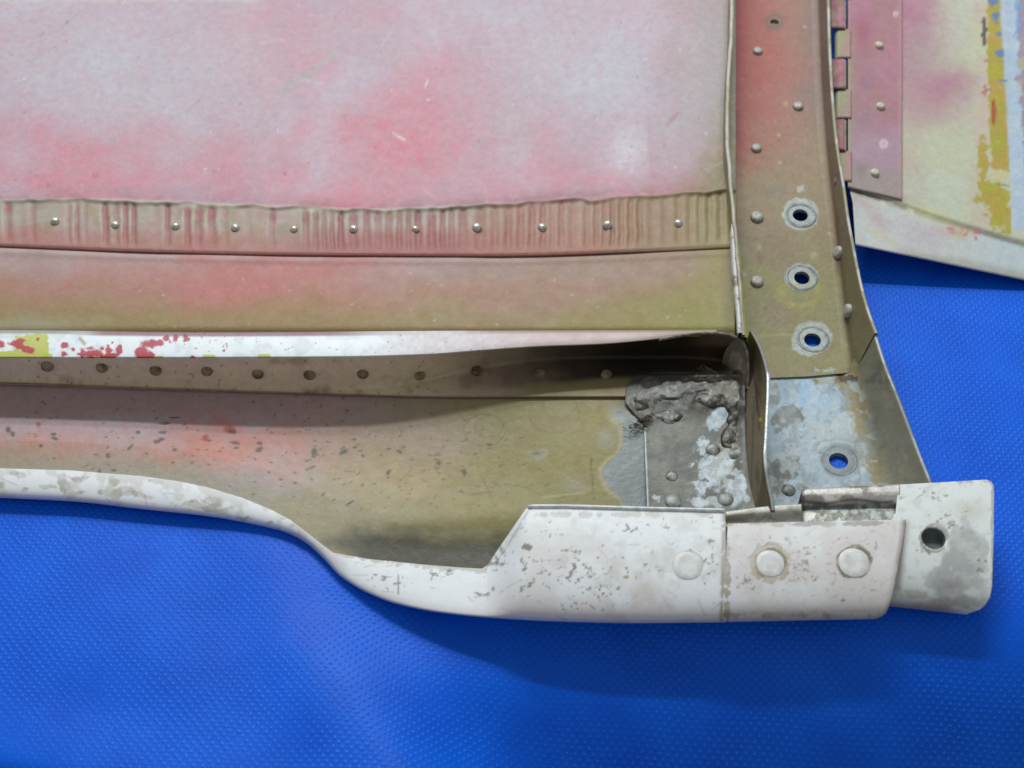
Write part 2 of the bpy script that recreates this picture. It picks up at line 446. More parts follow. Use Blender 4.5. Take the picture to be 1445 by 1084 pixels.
# ------------------------------------------------------------------ upper skin with its riveted seam band
ridge = cur([(-60, 281), (0, 281), (130, 280), (200, 282), (300, 286), (400, 290), (520, 294), (650, 290), (720, 285), (800, 281), (900, 275), (1040, 265)])
seam = cur([(-60, 346), (0, 348), (200, 356), (450, 361), (700, 362), (900, 356), (1040, 349)])
def stripes(X, s):
    n = fbm(X, X*0+3, 70, 2, 77)
    ph = X/15.5 + 2.2*n
    a = .5 + .5*np.sin(2*np.pi*ph)
    sel = vnoise(np.floor(ph + .75)*1.37, X*0+1.5, 12)
    keep = np.where(X < 430, ss(.38, .62, sel), .5 + .5*ss(.1, .7, sel))
    keep = keep*(.7 + .3*ss(.3, .6, vnoise(X/40., s*1.5, 15)))
    return a, keep
Z_SKIN = 92.0
def make_upper_skin():
    xs = np.arange(-70, 1040, 2.2)
    v = np.concatenate([np.linspace(0, .80, 130), np.linspace(.80, 1, 46)[1:]])[:, None]
    top = -90.0
    rg, sm = ridge(xs)[None, :], seam(xs)[None, :]
    r0 = (v/.80)*(rg - 10 - top) + top
    r1 = (rg - 10) + (v-.80)/.20*(sm - rg + 10)
    PY = np.where(v <= .80, r0, r1); PX = np.broadcast_to(xs[None, :], PY.shape)
    s = (PY - rg)/(sm - rg)
    wob = (fbm(PX, PX*0, 30, 3, 4)-.5)*8
    a, keep = stripes(PX + 3*(fbm(PX, PY*1.2, 22, 3, 45)-.5), s)
    inb = ss(.02, .16, s)*(1-ss(.78, .95, s))
    z = Z_SKIN + 4 + 3.2*(.3+1.4*fbm(PX, PX*0, 50, 2, 44))*np.exp(-(((PY-rg-1+wob)/4.2)**2)) + 2.0*ss(-.12, .0, s)
    z = z - 2.6*(1-a)**1.2*keep*inb*(.6+.8*fbm(PX, PY, 16, 3, 46))
    z += 1.6*(fbm(PX, PY, 160, 3, 8)-.5)
    z -= 2.0*ss(.93, 1.0, s)
    def pt(X, Y, u, v):
        p = Paint(X, Y, (186, 161, 171), .52)
        rg, sm = ridge(X), seam(X); s = (Y-rg)/(sm-rg)
        p.mix((176, 156, 170), ss(.42, .75, fbm(X, Y, 150, 4, 1))*.8)
        p.mix((190, 182, 196), ss(.5, .72, fbm(X, Y, 120, 4, 2))*.6); p.mix((178, 150, 164), .35*ss(.45, .7, fbm(X, Y, 60, 5, 92)))
        for (cx, cy, rx, ry, w) in [(200, 150, 150, 60, .6), (140, 60, 140, 70, .45), (830, 105, 110, 60, .6), (700, 25, 110, 50, .5), (500, 120, 60, 60, .3), (70, 110, 90, 80, .3)]:
            p.mix((188, 182, 192), 1.1*w*p.blob(cx, cy, rx, ry, 90)*(.6+.8*fbm(X, Y, 60, 5, 93)))
        pink = (206, 126, 140)
        for (cx, cy, rx, ry, w) in [(90, 250, 170, 46, .8), (40, 190, 120, 50, .35), (300, 215, 120, 50, .35), (30, 235, 80, 30, .35), (165, 250, 60, 26, .4), (330, 255, 90, 35, .45), (580, 170, 62, 62, .75), (535, 205, 80, 40, .75), (625, 120, 60, 60, .45),
                (415, 85, 60, 60, .35), (405, 188, 26, 16, .45), (500, 272, 80, 26, .9), (455, 280, 70, 20, .8), (560, 215, 60, 30, .5), (620, 205, 50, 40, .5), (740, 245, 130, 40, .5), (520, 15, 80, 25, .3),
                (880, 262, 90, 30, .4), (770, 210, 60, 30, .3), (370, 20, 50, 20, .3), (950, 40, 40, 60, .15), (680, 270, 200, 26, .35)]:
            p.mix(pink, .95*w*p.blob(cx, cy, rx, ry, 80)*(.35+1.2*fbm(X, Y, 30, 4, 14)))
        p.mix((172, 116, 128), .38*ss(-.36, -.06, s)*(1-ss(-.04, .02, s)))
        # brown to olive towards the channel
        p.mix((166, 156, 152), ss(900, 1000, X + 60*p.wx)*.7*(1-ss(150, 260, Y)))
        p.mix((168, 128, 112), .7*ss(190, 275, Y + (X-1000)*.6 + 50*p.wy)*ss(850, 980, X+40*p.wx))
        p.mix((144, 136, 96), .95*ss(130, 310, Y + 60*p.wy + (X-1000)*2.4)*ss(890, 1012, X))
        p.mix((138, 130, 108), ss(1012, 1034, X)*.6)
        p.mix((208, 200, 210), .75*p.blob(888, 212, 32, 34, 26)*(1-ss(912, 916, X - (Y-200)*.06)))
        p.mix((158, 170, 162), .55*np.maximum(p.seg(392, 128, 440, 103, 8, 4), p.seg(440, 103, 476, 68, 8, 4)))
        for sg in [(600, 122, 604, 113, 2.6), (555, 188, 562, 193, 2.2), (562, 192, 571, 198, 3.2)]: p.mix((222, 212, 200), .8*p.seg(*sg))
        p.mix((176, 96, 100), .55*p.seg(941, 178, 956, 160, 4, 3))
        p.mix((196, 190, 180), .55*(1-ss(0, 5, Y+3*p.wy))*(1-ss(360, 374, X)))
        p.mix((206, 80, 104), .7*p.ring(135, 247, 3.4, 3, 1.3))
        rs = random.Random(4)
        p.specks([(rs.uniform(0, 1000), rs.uniform(0, 268), rs.uniform(1, 2.6), rs.uniform(1, 2), rs.uniform(0, 3)) for _ in range(70)], (140, 104, 116), .55)
        p.specks([(rs.uniform(0, 1000), rs.uniform(0, 268), rs.uniform(1, 2.2), rs.uniform(1, 2), rs.uniform(0, 3)) for _ in range(30)], (214, 206, 208), .6)
        for k in range(70):
            x = rs.uniform(0, 1000); y = rs.uniform(0, 268); a = rs.gauss(0, .7); l = rs.uniform(6, 40)
            p.mix(rs.choice([(206, 196, 202), (150, 124, 136), (196, 176, 184)]), .28*p.seg(x, y, x+l*math.cos(a), y+l*math.sin(a), rs.uniform(1.2, 2.4), 1.2)*p.rag)
        p.mix((196, 150, 160), .28*ss(.52, .7, fbm(X, Y, 9, 4, 95))); p.mix((170, 158, 168), .25*ss(.52, .7, fbm(X, Y, 8, 4, 96)))
        p.mix((150, 120, 118), .5*ss(-.22, -.02, s)*ss(.42, .62, fbm(X, Y, 24, 4, 97)))
        # the band
        band = ss(-.02, .05, s)
        base = Paint(X, Y, (168, 156, 142), .5)
        base.mix((172, 146, 138), ss(.45, .7, fbm(X, Y, 40, 3, 6))); base.mix((150, 138, 104), .6*ss(.5, .62, fbm(X, Y, 18, 4, 98)))
        a, keep = stripes(X + 3*(fbm(X, Y*1.2, 22, 3, 45)-.5), s)
        dark = (1-a)**1.1*keep*ss(.04, .16, s)*(1-ss(.72, .95, s))*(.55+.9*fbm(X, Y, 14, 3, 48))*(1 + .5*np.exp(-((s-.22)/.1)**2))
        base.mix((190, 178, 158), .6*ss(.6, .95, a)*keep*ss(.1, .3, s)*(1-ss(.55, .85, s)))  # pale flute crests: highlights of the relief put into the colour
        base.mix((160, 100, 106), .9*dark*(1-ss(820, 980, X)))
        base.mix((150, 108, 92), .75*dark*ss(780, 920, X)*(1-ss(960, 1010, X)))
        base.mix((138, 120, 84), .6*dark*ss(950, 1000, X))
        base.mix((172, 102, 98), .75*ss(.4, .9, s + .5*p.wy)*(1-ss(820, 960, X)))
        base.mix((162, 98, 96), .7*ss(380, 470, X)*(1-ss(700, 800, X))*ss(.3, .6, s))
        base.mix((196, 188, 170), .95*np.exp(-((s-.01+.04*np.sin(X/9.))/.07)**2)*(1-ss(560, 800, X)*.6))  # pale bead, widened in paint like the lit top of the ridge
        base.mix((166, 118, 100), .6*ss(620, 720, X)*(1-ss(860, 960, X))); base.mix((154, 122, 92), .8*ss(800, 940, X))
        base.mix((148, 140, 98), .7*ss(930, 1020, X))
        base.mix((140, 84, 78), .55*ss(.90, .99, s)*(1-ss(880, 980, X)))
        p.c = p.c*(1-band[..., None]) + base.c*band[..., None]
        return p
    return surface("upper_skin", P(PX, PY, z), pt, M_skin, panel)
upper = make_upper_skin()

def make_lower_strip():
    xs = np.arange(-70, 1040, 2.6)
    t = np.linspace(0, 1, 60)[:, None]
    y0 = seam(xs)[None, :] - 12; y1 = cur([(-60, 474), (1040, 474)])(xs)[None, :]
    PY = y0*(1-t) + y1*t; PX = np.broadcast_to(xs[None, :], PY.shape)
    z = Z_SKIN + 1.2 + 1.6*np.exp(-((PY-seam(PX)-6)/6)**2) - 5*np.exp(-((1-t)/.06)**2) + 1.5*(fbm(PX, PY, 120, 3, 19)-.5)
    def pt(X, Y, u, v):
        p = Paint(X, Y, (174, 142, 138), .5)
        t = (Y-358)/110 + .35*p.wy
        p.mix((168, 120, 102), ss(.1, .5, t))
        p.mix((148, 123, 76), ss(.4, .9, t))
        p.mix((186, 160, 156), .8*np.exp(-((Y-seam(X)-4)/4)**2))  # thin highlight below the seam step, painted on
        p.mix((160, 140, 134), .5*ss(.5, .7, fbm(X, Y, 60, 4, 3))*(1-ss(.3, .6, t)))
        for (cx, cy, rx, ry, w) in [(345, 398, 95, 34, .95), (300, 412, 60, 24, .6), (450, 374, 120, 24, .75), (230, 385, 60, 20, .35), (480, 410, 60, 30, .4), (120, 390, 60, 20, .3)]:
            p.mix((186, 108, 104), w*p.blob(cx, cy, rx, ry, 60))
        p.mix((158, 118, 74), .6*p.blob(400, 440, 150, 22, 50))
        p.mix((152, 122, 98), .7*ss(560, 800, X+80*p.wx)*(1-t*.5))
        p.mix((147, 129, 70), .85*ss(.35, .85, t + (X-840)/360)*ss(520, 860, X))
        p.mix((138, 136, 54), .9*ss(.3, .9, t)*ss(880, 1000, X))
        p.mix((150, 138, 86), .7*ss(950, 1025, X))
        p.mix((160, 152, 124), .7*ss(.75, 1, t)*(1-ss(60, 180, X)))
        p.mix((110, 96, 76), .5*ss(1012, 1030, X))
        rs = random.Random(8)
        p.specks([(rs.uniform(0, 1000), rs.uniform(368, 462), rs.uniform(1, 3), rs.uniform(1, 1.6), rs.uniform(0, 3)) for _ in range(40)], (196, 180, 160), .5)
        return p
    return surface("skin_strip", P(PX, PY, z), pt, M_skin, panel)
make_lower_strip()

# ------------------------------------------------------------------ stiffener: open channel whose top flange overhangs the riveted foot
yb = cur([(-80, 467), (0, 467), (300, 470), (600, 468), (900, 467), (1010, 466)])
yf = cur([(-80, 504), (0, 504), (250, 504), (480, 503), (600, 500), (680, 494), (760, 488.5), (850, 485), (920, 479), (970, 473.5), (1012, 470)])
yl = cur([(-80, 538), (0, 541), (200, 548), (480, 557), (650, 561), (900, 561), (1060, 560)])
z0 = cur([(-80, 36), (0, 36), (300, 25), (500, 22), (700, 32), (850, 40), (960, 40), (1060, 40)])
def make_stiffener():
    xs = np.arange(-70, 1056, 2.6)
    # wall: from the bend under the flange down to the foot, then forward
    drop = np.clip((xs-960)/95, 0, 1)                       # end curls round towards the viewer
    set_back = ss(500, 790, xs)
    back = P(xs, yf(xs)*(1-set_back) + (yb(xs)+2)*set_back + 14*drop**2, 95 - 4*drop**3)
    foot = back.copy(); foot[:, 2] = z0(xs)
    fr = P(xs, yl(xs), z0(xs)+2.0)
    rows = []
    for t in np.linspace(0, 1, 16): rows.append(back*(1-t) + foot*t)
    for k, t in enumerate(np.linspace(0, 1, 26)[1:]): rows.append(foot*(1-t) + fr*t + np.array([0, 0, 1.2]))
    W = np.array(rows)
    # soften the bend
    for _ in range(5): W[12:20] = .25*W[11:19] + .5*W[12:20] + .25*W[13:21]
    def pt(X, Y, u, v):
        p = Paint(X, Y, (228, 208, 178), .5)
        p.mix((226, 198, 178), ss(.45, .65, fbm(X, Y, 50, 4, 2))*.5)
        p.mix((150, 126, 102), .5*ss(.55, .75, fbm(X, Y, 30, 4, 5)))
        p.mix((140, 112, 90), .6*ss(520, 740, X))
        p.mix((62, 47, 36), .85*ss(620, 820, X + 60*p.wx)*(1-ss(.62, .9, (Y-505)/56)))  # brown grime, with the shade under the overhang painted in
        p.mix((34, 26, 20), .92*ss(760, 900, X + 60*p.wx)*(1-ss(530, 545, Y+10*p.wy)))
        p.mix((150, 134, 92), .75*ss(700, 760, X)*ss(538, 548, Y - (X-720)*-.06 + 6*p.wy))  # paler below the overhang's shadow edge, lit tone put into the colour
        p.mix((120, 112, 98), .9*ss(880, 930, X + 20*p.wx)*ss(522, 536, Y+8*p.wy))
        p.mix((72, 44, 26), .8*p.blob(1000, 500, 22, 16, 24)); p.mix((150, 138, 118), .8*p.blob(1036, 520, 12, 24, 16))
        p.mix((36, 27, 20), .8*p.blob(1020, 508, 12, 20, 20)); p.mix((40, 30, 24), .7*p.blob(1045, 545, 14, 5, 10))
        p.mix((110, 92, 72), .6*ss(960, 1010, X)*(1-ss(484, 492, Y)))
        p.mix((140, 112, 92), .35*p.seg(700, 526, 800, 528, 5, 4))
        rs = random.Random(3)
        p.specks([(rs.uniform(0, 640), rs.uniform(508, 556), rs.uniform(1, 2.0), rs.uniform(.9, 1.3), rs.uniform(0, 3)) for _ in range(90)], (110, 88, 66), .6)
        p.mix((92, 62, 52), .7*ss(-3.2, -.5, Y-yl(X)))
        return p
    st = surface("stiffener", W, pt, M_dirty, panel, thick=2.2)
    # flange
    xs = np.arange(-70, 1013, 1.5)
    t = np.linspace(0, 1, 36)[:, None]
    PY = (yb(xs)[None, :]-1)*(1-t) + yf(xs)[None, :]*t
    PX = np.broadcast_to(xs[None, :], PY.shape)
    z = 97.5 + .8*np.sin(PX/140) - 1.5*t**4 + .8*(fbm(PX, PY, 90, 2, 3)-.5) - 2*(1-t)**6
    def pt2(X, Y, u, v):
        p = Paint(X, Y, (238, 242, 246), .42)
        p.mix((206, 208, 214), .5*ss(.5, .7, fbm(X, Y, 14, 4, 9)))
        fade = ss(500, 620, X + 70*p.wx)
        p.mix((208, 190, 194), .9*fade*(.6+.8*(fbm(X, Y, 5, 3, 6)-.3)))
        p.mix((196, 164, 164), .8*ss(600, 800, X+60*p.wx)); p.mix((186, 172, 150), .7*ss(760, 900, X)*ss(.45, .6, fbm(X, Y, 14, 4, 19)))
        p.mix((150, 136, 108), .7*ss(880, 970, X))
        t = (Y-yb(X))/np.maximum(yf(X)-yb(X), 1)
        p.mix((196, 194, 178), .55*(1-ss(.05, .4, t+.3*p.wy))*(1-ss(60, 120, X)))
        lime = (192, 194, 62); red = (186, 44, 70)
        m = (ss(18, 24, X)*(1-ss(66, 72, X+5*p.wx))*ss(.12, .3, t+.6*p.wy))
        m = np.maximum(m, (1-ss(22, 30, X))*ss(.8, .88, t+.3*p.wy)*1.0)
        p.mix(lime, .92*p.chips(.12 + .8*m, 6, 42, .1))
        for (x0, x1) in [(60, 76), (118, 165), (190, 232), (284, 306), (362, 384)]:
            p.mix(lime, .9*ss(x0, x0+4, X)*(1-ss(x1-4, x1, X))*ss(.86, .93, t+.25*p.wx))
        mk = 0*X
        for (cx, cy, rx, ry) in [(24, 487, 10, 8), (42, 493, 9, 5), (30, 481, 8, 3), (54, 479, 3, 2.4), (3, 488, 5, 5), (93, 487, 6, 5), (91, 499, 5, 4), (104, 493, 3, 3), (128, 498, 17, 7), (118, 500, 10, 4), (154, 491, 5, 7),
                (170, 492, 5, 9), (160, 500, 12, 3), (199, 495, 8, 10), (206, 500, 11, 5), (212, 485, 10, 6), (224, 483, 6, 4), (232, 478, 4, 4), (145, 489, 4, 3), (262, 478, 5, 5), (248, 477, 4, 4), (272, 503, 3, 2), (160, 482, 2, 2), (315, 495, 2, 2)]:
            mk = np.maximum(mk, p.blob(cx, cy, rx*1.25, ry*1.25, 9))
        p.mix(red, .95*p.chips(mk*.93 - .02, 5.5, 41, .06, 5)*(mk > .12)); p.mix((206, 120, 132), .6*p.chips(mk*.93 + .06, 5.5, 41, .05, 5)*(mk > .12)*(1-p.chips(mk*.93 - .02, 5.5, 41, .06, 5)))
        p.mix(red, .8*(fbm(X, Y, 4, 2, 71) > .80)*ss(180, 240, X)*(1-ss(300, 360, X))*(t < .75))
        p.mix((116, 40, 58), .8*ss(90, 150, X)*(1-ss(440, 640, X))*(1-ss(.10, .2, t)))
        p.mix((128, 124, 112), .7*(1-ss(90, 150, X))*(1-ss(.06, .14, t)))
        p.mix((176, 150, 124), .8*p.seg(113, 478, 119, 485, 5, 2)); p.mix((148, 120, 100), .6*(1-ss(.05, .2, t))*ss(620, 700, X))
        rs = random.Random(30)
        p.specks([(rs.uniform(180, 900), rs.uniform(472, 500), 1.2, 1.1, 0) for _ in range(46)], (150, 110, 116), .7)
        return p
    fl = surface("flange", P(PX, PY, z), pt2, M_white, st, thick=2.6)
    # rolled end of the channel lip
    pts = [(930, 479.5, 96.5), (958, 474, 97), (990, 470, 97.5), (1012, 470.3, 97), (1030, 473, 95), (1042, 477.5, 92), (1050, 485, 88), (1054, 497, 82), (1055.5, 512, 72), (1056, 530, 60), (1055, 548, 48)]
    q = np.array([P(*a) for a in pts]); tt = np.linspace(0, len(q)-1, 60)
    q = np.stack([np.interp(tt, range(len(q)), q[:, k]) for k in range(3)], 1)
    for _ in range(4): q[1:-1] = .25*q[:-2] + .5*q[1:-1] + .25*q[2:]
    tube("rolled_rim", q, 2.3, M_edge_dark, st)
    # closed end: a curved web under the rim
    b = q[28:]; rows = []
    base = b.copy(); base[:, 2] = 36
    base[:, 1] -= 6; base[:, 0] -= 14
    for t in np.linspace(0, 1, 14): rows.append(b*(1-t) + base*t - np.array([6*math.sin(math.pi*t), 0, 0]))
    def pt3(X, Y, u, v):
        p = Paint(X, Y, (120, 104, 84), .5)
        p.mix((150, 142, 128), .9*p.chips(.9*p.blob(1036, 520, 14, 30, 20), 12, 7)); p.mix((60, 44, 30), .8*p.chips(.8*p.blob(1042, 535, 16, 20, 20), 10, 9))
        return p
    surface("end_web", np.array(rows), pt3, M_dirty, st, thick=2.0)
    return st
stiff = make_stiffener()

# ------------------------------------------------------------------ lower skin
lip_top = lin([(-80, 657), (0, 661), (100, 664), (200, 672), (250, 679), (290, 687), (340, 702), (380, 718), (410, 734), (440, 757), (455, 769), (470, 780), (520, 789), (600, 797), (650, 801), (680, 802.5), (688, 797), (742, 718), (748, 716), (800, 716), (900, 719), (1025, 722), (1100, 724)])
lip_bot = cur([(-80, 697), (0, 701), (100, 706), (200, 717), (300, 728), (360, 739), (400, 749), (430, 764), (455, 786), (480, 812), (520, 836), (560, 851), (620, 863), (700, 871), (800, 876), (900, 878), (1025, 877), (1100, 877)])
lzt = cur([(-80, 29), (0, 29), (300, 25), (400, 20), (460, 16), (560, 18), (682, 24), (746, 57), (1025, 60), (1100, 60)])
lzb = cur([(-80, 15), (0, 15), (250, 13), (380, 8), (450, 6), (520, 9), (700, 20), (1025, 22), (1100, 22)])
def make_lower_skin():
    xs = np.arange(-70, 1078, 2.3)
    t = np.linspace(0, 1, 120)[:, None]
    y0 = yl(xs)[None, :] - 8
    y1 = np.minimum(lip_top(xs), 812)[None, :] + 3
    y1 = np.where(xs[None, :] > 680, 803, y1)
    y1 = np.where(xs[None, :] > 860, 803 - np.clip((xs[None, :]-860)/60, 0, 1)*60, y1)
    PY = y0*(1-t) + y1*t; PX = np.broadcast_to(xs[None, :], PY.shape)
    za = z0(xs)[None, :] - .5
    zb = np.where(xs < 470, lzt(xs) - 1.5, np.interp(xs, [470, 560, 690, 800, 1070], [14.3, 11, 14, 26, 30]))[None, :]
    tt = ss(0, 1, t)
    z = za*(1-tt) + zb*tt - 7*np.sin(np.pi*np.clip(t*1.5, 0, 1))*(1-ss(600, 850, PX)) 
    # crease: the sheet turns down in front of the deep part of the lip
    cr = 742 + 5*np.sin((PX-480)/70.)
    z += 6*np.exp(-((PY-cr+14)/26)**2)*ss(470, 560, PX)*(1-ss(700, 790, PX))
    z += 1.5*(fbm(PX, PY, 90, 3, 28)-.5)
    def pt(X, Y, u, v):
        p = Paint(X, Y, (186, 164, 164), .5)
        n = fbm(X, Y, 60, 4, 3)
        p.mix((174, 140, 138), .7*(1-ss(580, 606, Y)))  # duller where the stiffener's shadow falls: shade put into the colour
        p.mix((192, 172, 182), .8*p.blob(150, 603, 330, 16, 25))  # painted light band along the edge of that shadow
        for (cx, cy, rx, ry, w) in [(20, 640, 110, 26, .9), (10, 648, 40, 14, .7), (70, 615, 60, 20, .55), (180, 640, 100, 24, .5), (250, 642, 80, 18, .75), (330, 628, 90, 24, .6), (400, 625, 90, 28, .45), (290, 610, 50, 18, .4), (470, 650, 80, 20, .25)]:
            p.mix((206, 132, 118), w*p.blob(cx, cy, rx, ry, 60)*(.5+fbm(X, Y, 18, 3, 24)))
        low = ss(-64, -8, Y - lip_top(np.minimum(X, 680)) + 40*p.wy)
        p.mix((156, 148, 128), .85*low)
        ol = ss(-120, 90, (X-480) + (Y-640)*.8 + 150*p.wx)
        p.mix((160, 150, 114), .85*ol)
        p.mix((149, 138, 92), .9*ss(500, 720, X + (Y-640)*.4 + 120*p.wx))
        p.mix((196, 158, 108), .4*p.blob(560, 668, 90, 36, 60)); p.mix((190, 150, 132), .4*p.blob(500, 620, 120, 30, 60))
        p.mix((156, 144, 84), .35*p.blob(655, 728, 70, 20, 50)); p.mix((152, 140, 82), .7*p.blob(800, 660, 100, 60, 60))
        p.mix((156, 140, 84), .5*p.blob(840, 590, 50, 20, 30))
        p.mix((182, 160, 150), .5*p.blob(600, 610, 120, 30, 50)*(1-ss(640, 760, X)))
        p.mix((80, 75, 62), .95*ss(736, 766, Y + 34*p.wy + 14*p.wx)*ss(470, 520, X)*(1-ss(735, 770, X)))  # grey-olive stain plus painted shade of the turned-down sheet
        p.mix((150, 144, 128), .35*np.exp(-((Y-748-5*np.sin((X-480)/70.))/7)**2)*ss(490, 540, X)*(1-ss(690, 760, X)))  # painted highlight along the crease
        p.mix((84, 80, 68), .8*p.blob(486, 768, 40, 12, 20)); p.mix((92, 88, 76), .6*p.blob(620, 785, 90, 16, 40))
        # bare metal and sealant next to the corner plate
        e = X - 868 + 34*p.wx + 12*np.sin(Y/17.)
        p.mix((176, 170, 140), .8*np.exp(-((e+3)/4)**2)*ss(575, 590, Y)); p.mix((134, 139, 142), .95*ss(-1, 4, e)*ss(565, 585, Y+10*p.wy), .48, .15)
        p.mix((120, 116, 104), .8*ss(868, 880, X)*(1-ss(575, 590, Y)))
        p.mix((160, 156, 140), .7*p.blob(855, 620, 14, 14, 10)); p.mix((164, 162, 150), .5*p.blob(812, 688, 18, 10, 14))
        p.mix((166, 160, 134), .75*p.chips(.9*p.blob(757, 640, 22, 10, 12), 8, 4)); p.mix((92, 86, 66), .8*p.blob(755, 639, 6, 3, 6))
        # pits, specks, scratches
        rs = random.Random(21)
        dk = [(12, 606, 4, 5, .4), (18, 612, 3, 4, 0), (75, 612, 4, 2.4, 0), (77, 618, 5, 2.4, .3), (58, 628, 3.4, 3, 0), (152, 643, 3, 4, 0), (140, 666, 2.4, 4, 0), (160, 664, 4, 2, 0), (183, 630, 2.6, 6, .8), (230, 610, 6, 2.6, 0), (228, 619, 5, 3, 0),
              (222, 622, 6, 3, 0), (247, 634, 4, 3, .2), (272, 653, 2.4, 3, .8), (195, 610, 3, 2.4, 0), (332, 625, 9, 3, .1), (334, 632, 5, 3, 0), (367, 635, 4, 6, 1), (443, 638, 5, 6, 0), (486, 638, 8, 3.4, -.4), (367, 626, 4, 3, 0), (500, 620, 4, 2, 0),
              (548, 634, 4, 2, -.2), (563, 638, 5, 2.6, .4), (547, 668, 2.6, 4, .7), (619, 653, 4, 4, 0), (655, 667, 4, 5, 0), (512, 683, 1.6, 3.4, .5), (415, 700, 2, 2, 0), (457, 698, 2, 4, .6), (440, 660, 7, 1.6, -.4), (493, 710, 10, 1.8, -.5), (690, 627, 4, 2, 0), (233, 598, 9, 2, 0), (247, 590, 8, 1.4, 0)]
        p.specks(dk, (84, 82, 68), .78)
        p.specks([(54, 598, 4, 4, 0), (290, 618, 7, 4, -.4), (324, 607, 9, 5, 0)], (168, 74, 54), .8)
        p.specks([(328, 610, 6, 3, .2), (296, 621, 4, 2, 0)], (96, 70, 66), .8)
        p.specks([(rs.gauss(300, 190), rs.uniform(558, 690), rs.uniform(1, 3), rs.uniform(.9, 1.6), rs.uniform(-.8, .8)) for _ in range(150)], (96, 84, 76), .7)
        p.specks([(rs.gauss(600, 90), rs.uniform(600, 720), rs.uniform(1.2, 4.4), rs.uniform(.9, 1.6), rs.uniform(-.7, .3)) for _ in range(110)], (112, 102, 78), .75)
        for (cx, cy, r) in [(684, 607, 30), (690, 602, 20), (782, 584, 36), (790, 572, 24)]:
            p.mix((116, 100, 76), .42*p.ring(cx, cy, r, r*.74, 1.1, .03)*ss(563, 568, Y))
        p.mix((84, 74, 52), .55*p.seg(833, 645, 838, 705, 1.8)); p.mix((112, 90, 66), .6*p.seg(666, 698, 694, 694, 2.4, 1.4))
        for sg in [(683, 680, 692, 700), (686, 690, 716, 683), (716, 683, 744, 688), (744, 688, 766, 701), (692, 700, 700, 716), (680, 670, 684, 682)]: p.mix((118, 100, 72), .5*p.seg(*sg, 1.6))
        p.mix((192, 184, 120), .6*p.seg(766, 702, 826, 695, 2.2, 1.2))
        for k in range(34):
            x = rs.uniform(420, 860); y = rs.uniform(590, 730); a = rs.uniform(-1.2, .3); l = rs.uniform(3, 11)
            p.mix((124, 112, 84), .4*p.seg(x, y, x+l*math.cos(a), y+l*math.sin(a), 1.4))
        return p
    return surface("lower_skin", P(PX, PY, z), pt, M_dirty, panel)
make_lower_skin()

